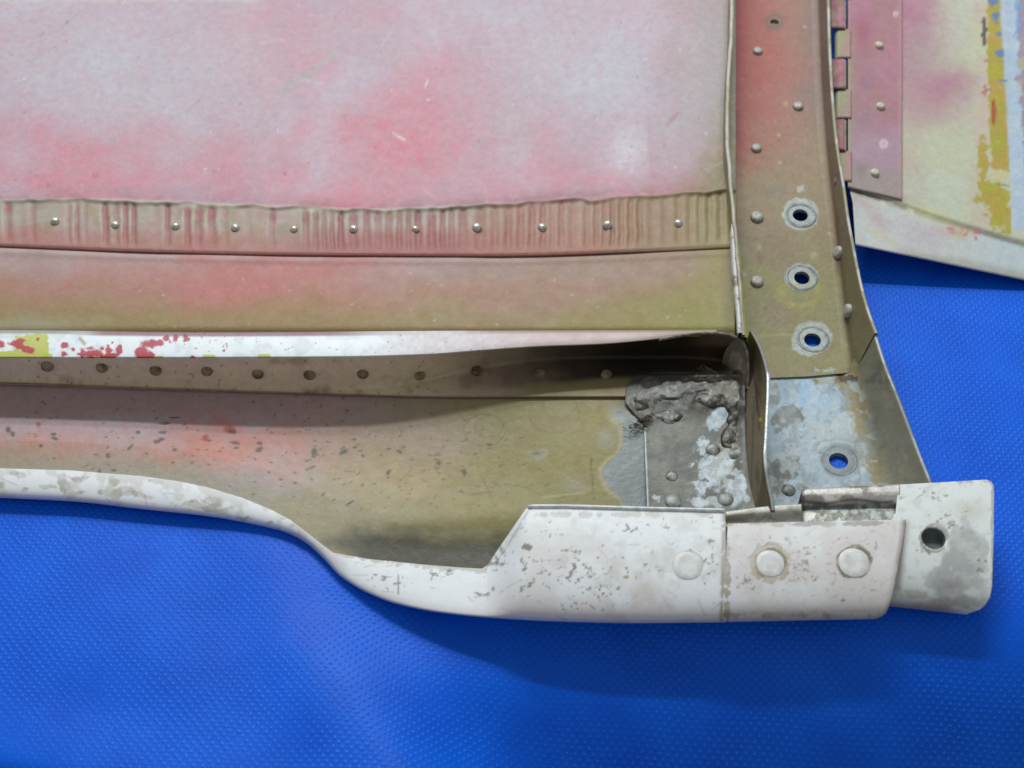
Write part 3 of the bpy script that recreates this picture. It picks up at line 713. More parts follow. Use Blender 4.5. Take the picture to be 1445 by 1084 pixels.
# ------------------------------------------------------------------ corner plate inside the closed end
def make_corner():
    ys = np.linspace(528, 752, 150); u = np.linspace(0, 1, 124)[None, :]
    xl = cur([(528, 900), (548, 884), (565, 882), (585, 896), (600, 908), (640, 910), (715, 913), (752, 914)])(ys)[:, None]
    xr = cur([(528, 1052), (560, 1052), (600, 1052), (660, 1056), (752, 1080)])(ys)[:, None]
    PX = xl*(1-u) + xr*u; PY = np.broadcast_to(ys[:, None], PX.shape)
    z = 40.5 + 0*PX
    lump = ss(600, 560, PY); z += 4.5*lump
    z += 8*lump*(fbm(PX, PY, 27, 3, 61)-.4)*ss(0, .06, u)
    z += 5*ss(548, 530, PY) + 6*ss(1030, 1052, PX)
    z += .8*(fbm(PX, PY, 40, 3, 2)-.5)
    def pt(X, Y, u, v):
        p = Paint(X, Y, (88, 87, 79), .46, .05)
        p.mix((112, 110, 100), .8*ss(.45, .65, fbm(X, Y, 40, 4, 8)))
        p.mix((84, 80, 70), .7*ss(.5, .65, fbm(X, Y, 22, 4, 18)))
        p.mix((108, 107, 102), .7*(1-ss(575, 600, Y))); p.mix((74, 64, 50), .7*ss(.48, .6, fbm(X, Y, 16, 4, 77))*(1-ss(560, 600, Y))); p.mix((152, 152, 144), .6*p.chips(.6*p.blob(905, 560, 40, 26, 30) + .2*p.blob(980, 570, 60, 30, 20), 12, 5)*.9)
        m = 0*X
        for (cx, cy, rx, ry, w) in [(1022, 588, 22, 22, 1), (1000, 600, 14, 12, .7), (985, 630, 16, 20, .8), (1008, 660, 26, 34, 1.1), (1035, 690, 20, 34, 1.1), (990, 690, 14, 22, .75), (1005, 708, 40, 10, .9), (976, 655, 12, 14, .7), (1024, 622, 10, 14, .8), (1050, 705, 12, 14, .7)]:
            m = np.maximum(m, w*p.blob(cx, cy, rx, ry, 26))
        p.mix((176, 187, 195), .92*p.chips(m*.82, 11, 15, .09, 5), .5, .05); p.mix((206, 214, 220), .6*p.chips(m*.7, 8, 19, .06, 4)); p.mix((150, 150, 144), .6*p.chips(m*.5, 7, 16, .08))
        d = 0*X
        for (cx, cy, rx, ry, w) in [(1032, 606, 17, 20, .9), (1006, 640, 16, 12, .75), (1000, 610, 12, 12, .6), (1042, 640, 10, 16, .7), (985, 665, 22, 5, .7), (995, 680, 24, 6, .7), (1030, 672, 10, 6, .6)]:
            d = np.maximum(d, w*p.blob(cx, cy, rx, ry, 20))
        p.mix((98, 98, 92), .95*p.chips(d*.9, 16, 25, .05), .5, 0)
        p.mix((168, 158, 132), .6*p.chips(.55*p.blob(1020, 645, 30, 50, 30), 9, 35))
        p.mix((170, 176, 178), .9*(1-ss(.008, .022, u))*ss(600, 612, Y), .4, .2)
        p.mix((52, 38, 22), .95*p.chips(.95*p.blob(906, 597, 19, 10, 18), 8, 83, .08)); p.mix((46, 38, 28), .9*ss(556, 534, Y + 16*p.wy)); p.mix((58, 50, 38), .8*p.chips(.9*p.blob(985, 550, 90, 18, 40), 14, 84, .08)); p.mix((50, 42, 32), .8*p.chips(.8*p.blob(1045, 570, 14, 60, 20), 12, 85, .08)); p.mix((140, 112, 56), .6*p.blob(893, 606, 14, 6, 12))  # grime, with the cavity's dark shading painted in towards the back
        p.mix((196, 200, 202), .7*p.chips(.5*p.blob(930, 700, 16, 10, 10), 6, 45))
        rs = random.Random(51)
        for k in range(26):
            x = rs.uniform(915, 985); y = rs.uniform(605, 715); a = rs.uniform(-.6, .6); l = rs.uniform(4, 16)
            p.mix((136, 132, 122), .4*p.seg(x, y, x+l*math.cos(a), y+l*math.sin(a), 1.3))
        return p
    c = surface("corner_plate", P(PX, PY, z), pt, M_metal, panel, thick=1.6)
    # lumpy sealant smeared over the joint: a skin of its own that dips under the plate where it ends
    xs = np.arange(856, 1052, 1.6); ys2 = np.arange(531, 640, 1.6)[:, None]
    QX = np.broadcast_to(xs[None, :], (ys2.shape[0], len(xs))); QY = np.broadcast_to(ys2, QX.shape)
    def bl(cx, cy, rx, ry, sd):
        wx = (fbm(QX, QY, 22, 3, sd)-.5)*30; wy = (fbm(QX, QY, 22, 3, sd+9)-.5)*24
        return np.exp(-((QX-cx+wx)/rx)**2 - ((QY-cy+wy)/ry)**2)
    m = 0*QX
    for k, (cx, cy, rx, ry, w) in enumerate([(885, 572, 16, 20, .95), (905, 560, 26, 20, 1.0), (940, 548, 34, 18, 1.05), (985, 542, 34, 16, 1.1), (1022, 545, 24, 20, 1.15), (1040, 575, 12, 30, .95), (940, 585, 26, 10, .7), (1000, 566, 22, 10, .75), (880, 550, 18, 9, .8), (1030, 615, 14, 14, .7)]):
        m = np.maximum(m, w*bl(cx, cy, rx, ry, 301+k))
    lum = fbm(QX, QY, 13, 4, 330)
    zz = np.interp(QX, [856, 880, 905, 1052], [36, 37.5, 41, 45]) + 4.5*ss(600, 560, QY)*ss(880, 900, QX)
    zz = zz - 2.4 + 2.6*ss(.1, .75, m) + 1.5*ss(.25, .7, m)*(fbm(QX, QY, 15, 4, 337)-.45) - 4*ss(538, 531, QY) - 6*ss(.3, .12, m)
    def pts(X, Y, u, v):
        p = Paint(X, Y, (66, 62, 51), .38)
        l = fbm(X, Y, 13, 4, 330)
        p.mix((90, 88, 79), .7*ss(.5, .66, fbm(X, Y, 14, 5, 331))); p.mix((52, 44, 33), .9*ss(.48, .6, fbm(X, Y, 17, 4, 332))); p.mix((38, 29, 20), .85*ss(552, 532, Y + 14*p.wy))  # grime tones; cavity shading painted into the back of the sealant
        p.mix((60, 46, 30), .9*p.chips(.95*p.blob(1005, 535, 60, 14, 24), 9, 333, .08)); p.mix((92, 72, 40), .8*p.chips(.8*p.blob(1030, 545, 24, 20, 20), 8, 334, .08)); p.mix((46, 34, 20), .9*p.chips(.95*p.blob(905, 598, 20, 12, 14), 8, 335, .08))
        p.mix((156, 156, 148), .6*p.chips(.36+0*X, 6, 336, .05))
        return p
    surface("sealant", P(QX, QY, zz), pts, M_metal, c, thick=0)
    # brown fibre tuft and cobweb threads caught in the corner: one loose mass
    rs = random.Random(6)
    vs, fs = [], []
    def fib(p0, p1, r):
        d = p1-p0; d /= np.linalg.norm(d)+1e-9; a = np.cross(d, [.3, .2, 1]); a /= np.linalg.norm(a); b = np.cross(d, a); n = len(vs)
        for q in (p0, p1):
            for k in range(3): vs.append(tuple((q + r*(a*math.cos(2.1*k)+b*math.sin(2.1*k)))*S))
        for k in range(3): fs.append((n+k, n+(k+1) % 3, n+3+(k+1) % 3, n+3+k))
    c0 = P(904, 597, 44)
    for k in range(120):
        a = rs.gauss(0, 1); s = np.array([a*9 + rs.gauss(0, 2), a*6 + rs.gauss(0, 3), rs.uniform(-1, 3)]); e = s + np.array([rs.gauss(0, 4.5), rs.gauss(0, 3.5), rs.uniform(-1, 4)])
        fib(c0+s, c0+e, rs.uniform(.25, .55))
    me = bpy.data.meshes.new("debris_tuft"); me.from_pydata(vs, [], fs); me.materials.append(M_fibre)
    o = bpy.data.objects.new("debris_tuft", me); scene.collection.objects.link(o); o.parent = c; o['kind'] = 'stuff'
    vs, fs = [], []
    c0 = P(1012, 535, 46)
    for k in range(40):
        a = rs.uniform(2.0, 5.0); l = rs.uniform(12, 34)
        s = np.array([rs.gauss(0, 5), rs.gauss(0, 4), rs.uniform(0, 5)]); e = np.array([l*math.cos(a), l*.6*math.sin(a)+6, rs.uniform(-3, 10)])
        fib(c0+s, c0+e, .28)
    me = bpy.data.meshes.new("cobweb"); me.from_pydata(vs, [], fs); me.materials.append(M_hair)
    o = bpy.data.objects.new("cobweb", me); scene.collection.objects.link(o); o.parent = c; o['kind'] = 'stuff'
    return c
corner = make_corner()

# ------------------------------------------------------------------ end rib: upright plate between corner and channel
def make_rib():
    yt = [467, 478, 490, 510, 530, 560, 590, 620, 640, 662, 685, 714]
    xt = [1062, 1069, 1075, 1082, 1086.5, 1086, 1084.5, 1083, 1081.5, 1083, 1087, 1093]
    yv = np.linspace(467, 720, 90)
    x_top = np.interp(yv, yt, xt)
    for _ in range(4): x_top[1:-1] = .25*x_top[:-2] + .5*x_top[1:-1] + .25*x_top[2:]
    zt = np.interp(yv, [467, 530, 640, 720], [92, 90, 80, 66])
    yb_ = yv + np.interp(yv, [467, 520, 720], [20, 42, 30]); xb_ = cur([(487, 1052), (520, 1056), (545, 1053), (565, 1047), (600, 1044), (640, 1047), (680, 1050), (760, 1066)])(yb_)
    tl = P(x_top-4, yv, zt); b = P(xb_, yb_, 37.0)
    tr = P(x_top+.5, yv, zt)
    out = tr.copy(); out[:, 2] = 10
    rows = [b*(1-t) + tl*t + np.array([0, 0, 0])*t for t in np.linspace(0, 1, 34)]
    rows += [tr, out]
    W = np.array(rows)
    def pt(X, Y, u, v):
        p = Paint(X, Y, (92, 82, 64), .5)
        p.mix((66, 60, 48), .8*ss(.45, .6, fbm(X*3, Y*.5, 40, 4, 9)))
        p.mix((126, 114, 96), .7*ss(.52, .64, fbm(X*3, Y*.4, 30, 4, 29)))
        p.mix((128, 112, 58), .5*p.blob(1078, 585, 4, 40, 6)); p.mix((186, 168, 40), .9*p.blob(1073, 592, 2.5, 2.5, 2))
        p.mix((62, 54, 42), .7*p.seg(1052, 590, 1050, 640, 4, 3)); p.mix((58, 50, 40), .5*p.seg(1064, 560, 1060, 690, 2, 2))
        e = ss(32.4/35, 33/35, v)
        p.mix((212, 216, 218), e*ss(520, 530, Y)*(1-ss(660, 690, Y)), .35, .3); p.mix((146, 146, 140), e*(1-ss(520, 530, Y))); p.mix((150, 152, 150), e*ss(650, 670, Y))
        return p
    return surface("end_rib", W, pt, M_dirty, panel, thick=0)
rib = make_rib()

# ------------------------------------------------------------------ white lip along the near edge
def lip_rows(PXt, PYt, zt, PXb, PYb, zb, n=44, roll=12, under=8.0):
    rows = []
    for k in range(n):
        s = k/(n-1)
        z = zb + (zt-zb)*np.sqrt(np.clip(1-s**2.2, 0, 1))
        rows.append(P(PXt*(1-s)+PXb*s, PYt*(1-s)+PYb*s, z))
    last = rows[-1]
    for k in range(1, roll):
        a = k/(roll-1)*math.pi*.6
        r = last.copy(); r[:, 1] += under*(1-math.cos(a)); r[:, 2] -= under*1.1*math.sin(a)
        rows.append(r)
    return np.array(rows)

def dirt_specks(p, clusters, col, seed, a=.85):
    rs = random.Random(seed)
    m = 0*p.X
    for (cx, cy, sx, sy, n, r) in clusters:
        # each cluster is a handful of ragged flecks
        g = np.exp(-((p.X-cx)/(sx*1.9))**2 - ((p.Y-cy)/(sy*1.9))**2)
        dens = min(1.0, n*r*r*1.6/(sx*sy*9 + 1))
        m = np.maximum(m, g*(.37 + .27*dens))
    n1 = fbm(p.X*.8, p.Y, 4.6, 3, seed+100); n2 = fbm(p.X, p.Y, 15, 2, seed+140)
    w = ss(-.02, .05, m - (n1*.75 + n2*.25) + .02)
    p.mix(col, a*w)
    p.mix((84, 78, 68), a*.6*ss(.06, .14, m - (n1*.75 + n2*.25)))

def make_lip():
    xs = np.arange(-70, 1026, 1.6)
    W = lip_rows(xs, lip_top(xs), lzt(xs), xs, lip_bot(xs), lzb(xs), 84)
    def pt(X, Y, u, v):
        p = Paint(X, Y, (240, 240, 243), .4)
        t = (Y-lip_top(X))/np.maximum(lip_bot(X)-lip_top(X), 4)
        p.mix((226, 214, 214), .8*ss(.72, 1., t + .2*p.wy)); p.mix((222, 212, 208), .5*ss(.5, .7, fbm(X, Y, 70, 4, 3))*ss(600, 760, X))  # first mix: pinkish shading of the turned bottom edge, painted in
        left = 1-ss(430, 480, X)
        m = 0*X
        for (cx, cy, rx, ry) in [(88, 682, 16, 16), (95, 695, 10, 10), (70, 684, 16, 5), (112, 692, 14, 5), (110, 671, 20, 7), (140, 692, 16, 7), (165, 697, 30, 8), (158, 683, 10, 8), (190, 700, 24, 5), (0, 690, 8, 6), (40, 692, 6, 5), (25, 671, 14, 6), (270, 712, 16, 6), (300, 715, 30, 6), (215, 680, 10, 6), (300, 705, 16, 8), (385, 738, 12, 4), (345, 728, 20, 3), (430, 745, 16, 16), (455, 768, 10, 14), (445, 760, 8, 20)]:
            m = np.maximum(m, p.blob(cx, cy, rx, ry, 22))
        p.mix((204, 197, 188), .7*left*p.chips(m*.84, 11, 5, .07)); p.mix((176, 168, 158), .6*left*p.chips(m*.56, 7, 15, .06))
        p.mix((200, 194, 186), .5*left*p.chips(.36+.12*(1-ss(.1, .35, t)), 18, 25, .08))
        p.mix((206, 198, 206), .7*ss(395, 430, X)*(1-ss(470, 500, X)))
        right = ss(455, 490, X)
        p.mix((196, 190, 180), .8*right*p.chips(.62*np.exp(-(t/.14)**2)*(1-ss(690, 720, X)) + .05, 9, 33, .05))
        dirt_specks(p, [(732, 826, 16, 14, 60, 3), (744, 772, 6, 4, 9, 5), (690, 838, 28, 8, 22, 2.2), (860, 755, 10, 8, 10, 4), (540, 822, 26, 12, 34, 3.2), (620, 810, 22, 8, 20, 3), (760, 755, 26, 22, 18, 2), (900, 818, 22, 3, 10, 4), (850, 830, 40, 18, 12, 2), (1000, 790, 12, 40, 16, 2.4), (930, 760, 50, 25, 16, 1.8), (820, 855, 60, 8, 12, 2.2), (720, 790, 60, 20, 20, 1.6), (510, 800, 30, 6, 14, 3), (905, 745, 60, 10, 14, 2), (800, 800, 90, 40, 30, 1.4)], (128, 118, 102), 17, .72)
        dirt_specks(p, [(884, 815, 4, 3, 5, 4)], (182, 178, 120), 18, .7)
        p.mix((112, 108, 98), .8*p.seg(562, 812, 562, 838, 2.2))
        p.mix((150, 142, 128), .6*p.seg(700, 798, 745, 722, 2.4, 2)*(fbm(X, Y, 6, 2, 4) > .45))
        p.mix((176, 164, 154), .5*p.chips(.55*np.exp(-((Y-726)/7)**2), 14, 39, .05)*ss(748, 760, X))
        p.mix((150, 140, 118), .75*p.ring(971, 798, 21.5, 18.5, 1.3)); p.mix((142, 128, 96), .7*p.seg(1022, 722, 1018, 876, 5, 3)*p.chips(.6+0*X, 9, 8))
        p.mix((206, 198, 190), .45*p.chips(.38+0*X, 22, 55, .12)*ss(760, 800, X))
        rs = random.Random(77)
        for k in range(70):
            x = rs.uniform(0, 1020); y = rs.uniform(-.1, 1); a = rs.gauss(0, .6); l = rs.uniform(4, 24)
            y = lip_top(x)*(1-y) + lip_bot(x)*y
            p.mix(rs.choice([(170, 160, 150), (196, 188, 180), (150, 142, 132)]), .45*p.seg(x, y, x+l*math.cos(a), y+l*math.sin(a), rs.uniform(1., 1.8), 1.0)*p.rag)
        return p
    lp = surface("lip", W, pt, M_white, panel, thick=2.0)
    pts = np.array([P(x, lip_top(x)-1.5, lzt(x)+1.0) for x in np.linspace(745, 1022, 40)])
    tube("rolled_edge", pts, 2.6, M_edge_bright, lp)
    return lp
lip = make_lip()

def quad_rows(ys_l, ys_r, xl, xr, n_r, n_c, zt, zb, roll=10, under=8.0):
    """plate whose sides are given as curves of v (0 top .. 1 bottom)"""
    rows = []
    u = np.linspace(0, 1, n_c)
    for k in range(n_r):
        v = k/(n_r-1)
        X = xl(v)*(1-u) + xr(v)*u; Y = ys_l(v)*(1-u) + ys_r(v)*u
        z = zb + (zt-zb)*math.sqrt(max(0, 1-v**2.2)) + 0*u
        rows.append(P(X, Y, z))
    last = rows[-1]
    for k in range(1, roll):
        a = k/(roll-1)*math.pi*.6
        r = last.copy(); r[:, 1] += under*(1-math.cos(a)); r[:, 2] -= under*1.1*math.sin(a)
        rows.append(r)
    return np.array(rows)

def make_splice():
    W = quad_rows(cur([(0, 739), (1, 876.5)]), cur([(0, 733), (1, 872)]),
                  cur([(0, 1027), (.5, 1023), (1, 1019)]), cur([(0, 1278.5), (.08, 1277.5), (.5, 1267), (.85, 1256), (.95, 1250), (1, 1240)]), 90, 160, 65, 26)
    def pt(X, Y, u, v):
        p = Paint(X, Y, (234, 232, 233), .4)
        p.mix((221, 211, 209), .8*ss(.42, .66, fbm(X, Y, 90, 4, 5))); p.mix((216, 200, 196), .8*ss(845, 872, Y+8*p.wy))
        p.mix((140, 130, 92), .85*p.chips(.95*p.ring(1087, 795, 22, 19, 3.2), 7, 3, .1)); p.mix((122, 108, 74), .85*p.chips(.98*p.ring(1205, 793, 24, 20, 3.6), 7, 4, .1)); p.mix((112, 98, 70), .7*p.ring(1087, 795, 20.5, 17.5, 1.3)); p.mix((104, 90, 66), .75*p.ring(1205, 793, 22, 18.5, 1.5))
        p.mix((170, 156, 110), .6*p.chips(.7*p.ring(1087, 795, 27, 24, 6), 9, 13)); p.mix((120, 96, 80), .55*p.seg(1184, 788, 1190, 806, 4, 3))
        p.mix((150, 128, 122), .8*ss(.96, .995, u)); p.mix((150, 134, 106), .7*p.chips(.62*np.exp(-((X-1026)/7)**2), 9, 6))
        p.mix((132, 122, 112), .6*p.chips(.65*np.exp(-((Y-739)/6)**2), 16, 7, .06)); p.mix((146, 132, 120), .6*p.chips(.58*np.exp(-((Y-868)/8)**2), 13, 27, .06))
        dirt_specks(p, [(1150, 800, 80, 40, 44, 1.8), (1120, 760, 40, 10, 14, 2), (1190, 848, 5, 2, 3, 4), (1080, 770, 20, 8, 8, 3), (1060, 810, 30, 30, 14, 2), (1230, 780, 20, 20, 8, 2), (1100, 868, 60, 4, 14, 3)], (158, 140, 126), 9, .6)
        p.mix((222, 212, 206), .5*p.chips(.38+0*X, 26, 51, .12))
        rs = random.Random(78)
        for k in range(34):
            x = rs.uniform(1025, 1265); y = rs.uniform(740, 872); a = rs.gauss(0, .8); l = rs.uniform(4, 22)
            p.mix(rs.choice([(176, 160, 152), (196, 184, 178)]), .45*p.seg(x, y, x+l*math.cos(a), y+l*math.sin(a), 1.4, 1.0)*p.rag)
        return p
    return surface("lip_splice", W, pt, M_white, panel, thick=3.0)
splice = make_splice()

def make_ledge():
    u = np.linspace(0, 1, 60)
    xt = 1024 + (1132-1024)*u; yt = np.interp(xt, [1024, 1060, 1100, 1132], [722, 717, 712.5, 711])
    back = P(xt, yt, 63.0); back[:, 2] = 40
    top = P(xt, yt, 63.0)
    rows = [back*(1-t)+top*t for t in np.linspace(0, 1, 4)] + [P(xt, yt*(1-t) + 744*t, 63 - 3*t + 1.5*math.sin(6*t)) for t in np.linspace(.04, 1, 22)]
    def pt(X, Y, u, v):
        p = Paint(X, Y, (142, 138, 130), .42, .35)
        p.mix((118, 110, 98), .8*p.chips(.5+0*X, 16, 4)); p.mix((196, 196, 192), .8*np.exp(-((Y-np.interp(X, [1024, 1060, 1100, 1132], [722, 717, 712.5, 711])-1)/2.)**2))
        p.mix((122, 96, 84), .6*p.chips(.55*np.exp(-((Y-736)/6)**2), 9, 8))
        return p
    return surface("ledge", np.array(rows), pt, M_metal, panel, thick=2.0)
make_ledge()

def make_end_cap():
    # rounded plate outlined by rows; the near edge rolls under
    n = 116
    v = np.linspace(0, 1, n); u = np.linspace(0, 1, 110)
    xl = cur([(0, 1131), (.02, 1131), (1, 1131)])
    Ytl, Ytr = 692.0, 677.0
    rows = []
    for k in range(n):
        vv = v[k]
        left = np.interp(vv, [0, .24, .26, .30, 1], [1268, 1264, 1262, 1258, 1235])
        right = float(np.interp(vv, [0, .015, .04, .1, .5, .8, .88, .93, .97, 1.0], [1392, 1399, 1402, 1403, 1402, 1400, 1397, 1391, 1383, 1366]))
        yl_ = 684 + (852-684)*vv; yr_ = 677 + (866-677)*vv
        X = left*(1-u) + right*u; Y = yl_*(1-u) + yr_*u
        z = 14 + 52*np.sqrt(max(0, 1-vv**2.4)) + 0*u
        rows.append(P(X, Y, z))
    last = rows[-1]
    for k in range(1, 8):
        a = k/7*math.pi*.6
        r = last.copy(); r[:, 1] += 7*(1-math.cos(a)); r[:, 2] -= 8*math.sin(a); rows.append(r)
    def pt(X, Y, u, v):
        p = Paint(X, Y, (234, 236, 234), .42)
        m = 0*X
        for (cx, cy, rx, ry, w) in [(1350, 815, 52, 44, 1.2), (1365, 770, 30, 40, .9), (1320, 805, 22, 20, .7), (1385, 800, 16, 50, .8), (1355, 750, 22, 14, .6), (1296, 812, 20, 10, .6), (1345, 850, 50, 16, 1)]:
            m = np.maximum(m, w*p.blob(cx, cy, rx, ry, 30))
        p.mix((188, 186, 185), .75*p.chips(m*.86, 22, 5, .14), .45, .1)
        p.mix((170, 168, 168), .5*p.chips(.62*m, 16, 15, .14)); p.mix((214, 212, 208), .6*p.chips(.36+0*X, 12, 95, .08)); p.mix((140, 136, 136), .6*p.blob(1338, 824, 16, 10, 14))
        p.mix((178, 160, 148), .8*ss(838, 852, Y - (X-1250)*.10 + 6*p.wy)*(1-ss(1330, 1370, X))); p.mix((206, 196, 186), .7*p.chips(.6*p.blob(1290, 835, 40, 14, 12), 12, 9))
        p.mix((196, 188, 178), .8*p.seg(1330, 842, 1375, 862, 3, 2)); p.mix((168, 156, 146), .5*ss(1262, 1282, 1290-X+1262-1262+0*X)*0)
        p.mix((152, 144, 138), .7*p.seg(1278, 742, 1266, 830, 9, 6)); p.mix((200, 194, 180), .6*p.blob(1368, 720, 24, 12, 14))
        p.mix((164, 156, 146), .8*p.chips(.8*p.ring(1317, 760, 19, 18, 4), 8, 6)); p.mix((196, 194, 190), .8*p.blob(1324, 742, 10, 6, 5))
        dirt_specks(p, [(1330, 735, 40, 20, 26, 2), (1300, 775, 12, 14, 16, 2.2), (1380, 800, 12, 30, 18, 2.4), (1300, 700, 40, 10, 10, 1.6)], (136, 128, 120), 29, .6)
        p.mix((168, 152, 138), .6*p.chips(.6*np.exp(-((X-1401)/4)**2) + .5*np.exp(-((Y-679)/4)**2), 12, 16))
        return p
    cap = surface("end_cap", np.array(rows), pt, M_white, panel, thick=3.0, holes=[(1317, 760, 15.2)])
    # raw metal tongue of the cap that shows above the splice
    u = np.linspace(0, 1, 80); xt = 1131 + (1270-1131)*u; yt = np.interp(xt, [1131, 1140, 1268, 1272], [692, 689.5, 683.5, 683.5])
    zr = [(0, 66), (.06, 67), (.18, 67), (.30, 65.5), (.40, 64), (.47, 62.4), (.52, 58), (.58, 57), (.75, 58), (1, 59)]
    rows = []
    for t in np.linspace(0, 1, 30):
        z = np.interp(t, [a for a, b in zr], [b for a, b in zr])
        rows.append(P(xt, yt*(1-t) + 741*t, z + .8*np.sin(xt/11)*np.exp(-((t-.5)/.12)**2)))
    bk = rows[0].copy(); bk[:, 2] = 20; rows.insert(0, bk)
    def pt2(X, Y, u, v):
        p = Paint(X, Y, (168, 162, 156), .42, .3)
        p.mix((128, 118, 108), .8*p.chips(.5+0*X, 16, 4, .06)); p.mix((206, 200, 194), .8*p.chips(.42 + .25*np.exp(-((Y-694)/6)**2), 13, 14, .05))
        c = 709 + 2.2*np.sin(X/13.) - (X-1131)*.02
        p.mix((58, 48, 42), .85*np.exp(-((Y-c)/2.4)**2)*(1-ss(1256, 1266, X)))
        p.mix((96, 98, 92), .8*ss(712, 716, Y)*p.chips(.62+0*X, 11, 24)); p.mix((170, 178, 174), .8*ss(712, 718, Y)*p.chips(.42+0*X, 8, 34))
        p.mix((190, 196, 190), .7*p.ring(1220, 716, 7, 5, 2)); p.mix((50, 46, 42), .8*(1-ss(1133, 1138, X)))
        return p
    surface("tongue", np.array(rows), pt2, M_metal, cap, thick=2.0)
    pc, n = at_surface('end_cap', 1317, 760)
    me = lathe_mesh("bore", [(16.5, -2.5), (15.0, -6), (14.6, -15), (8, -15.5), (.4, -15.5)], M_dark, 24)
    place("bore", me, 'end_cap', 1317, 760, cap, 0)
    return cap
cap = make_end_cap()

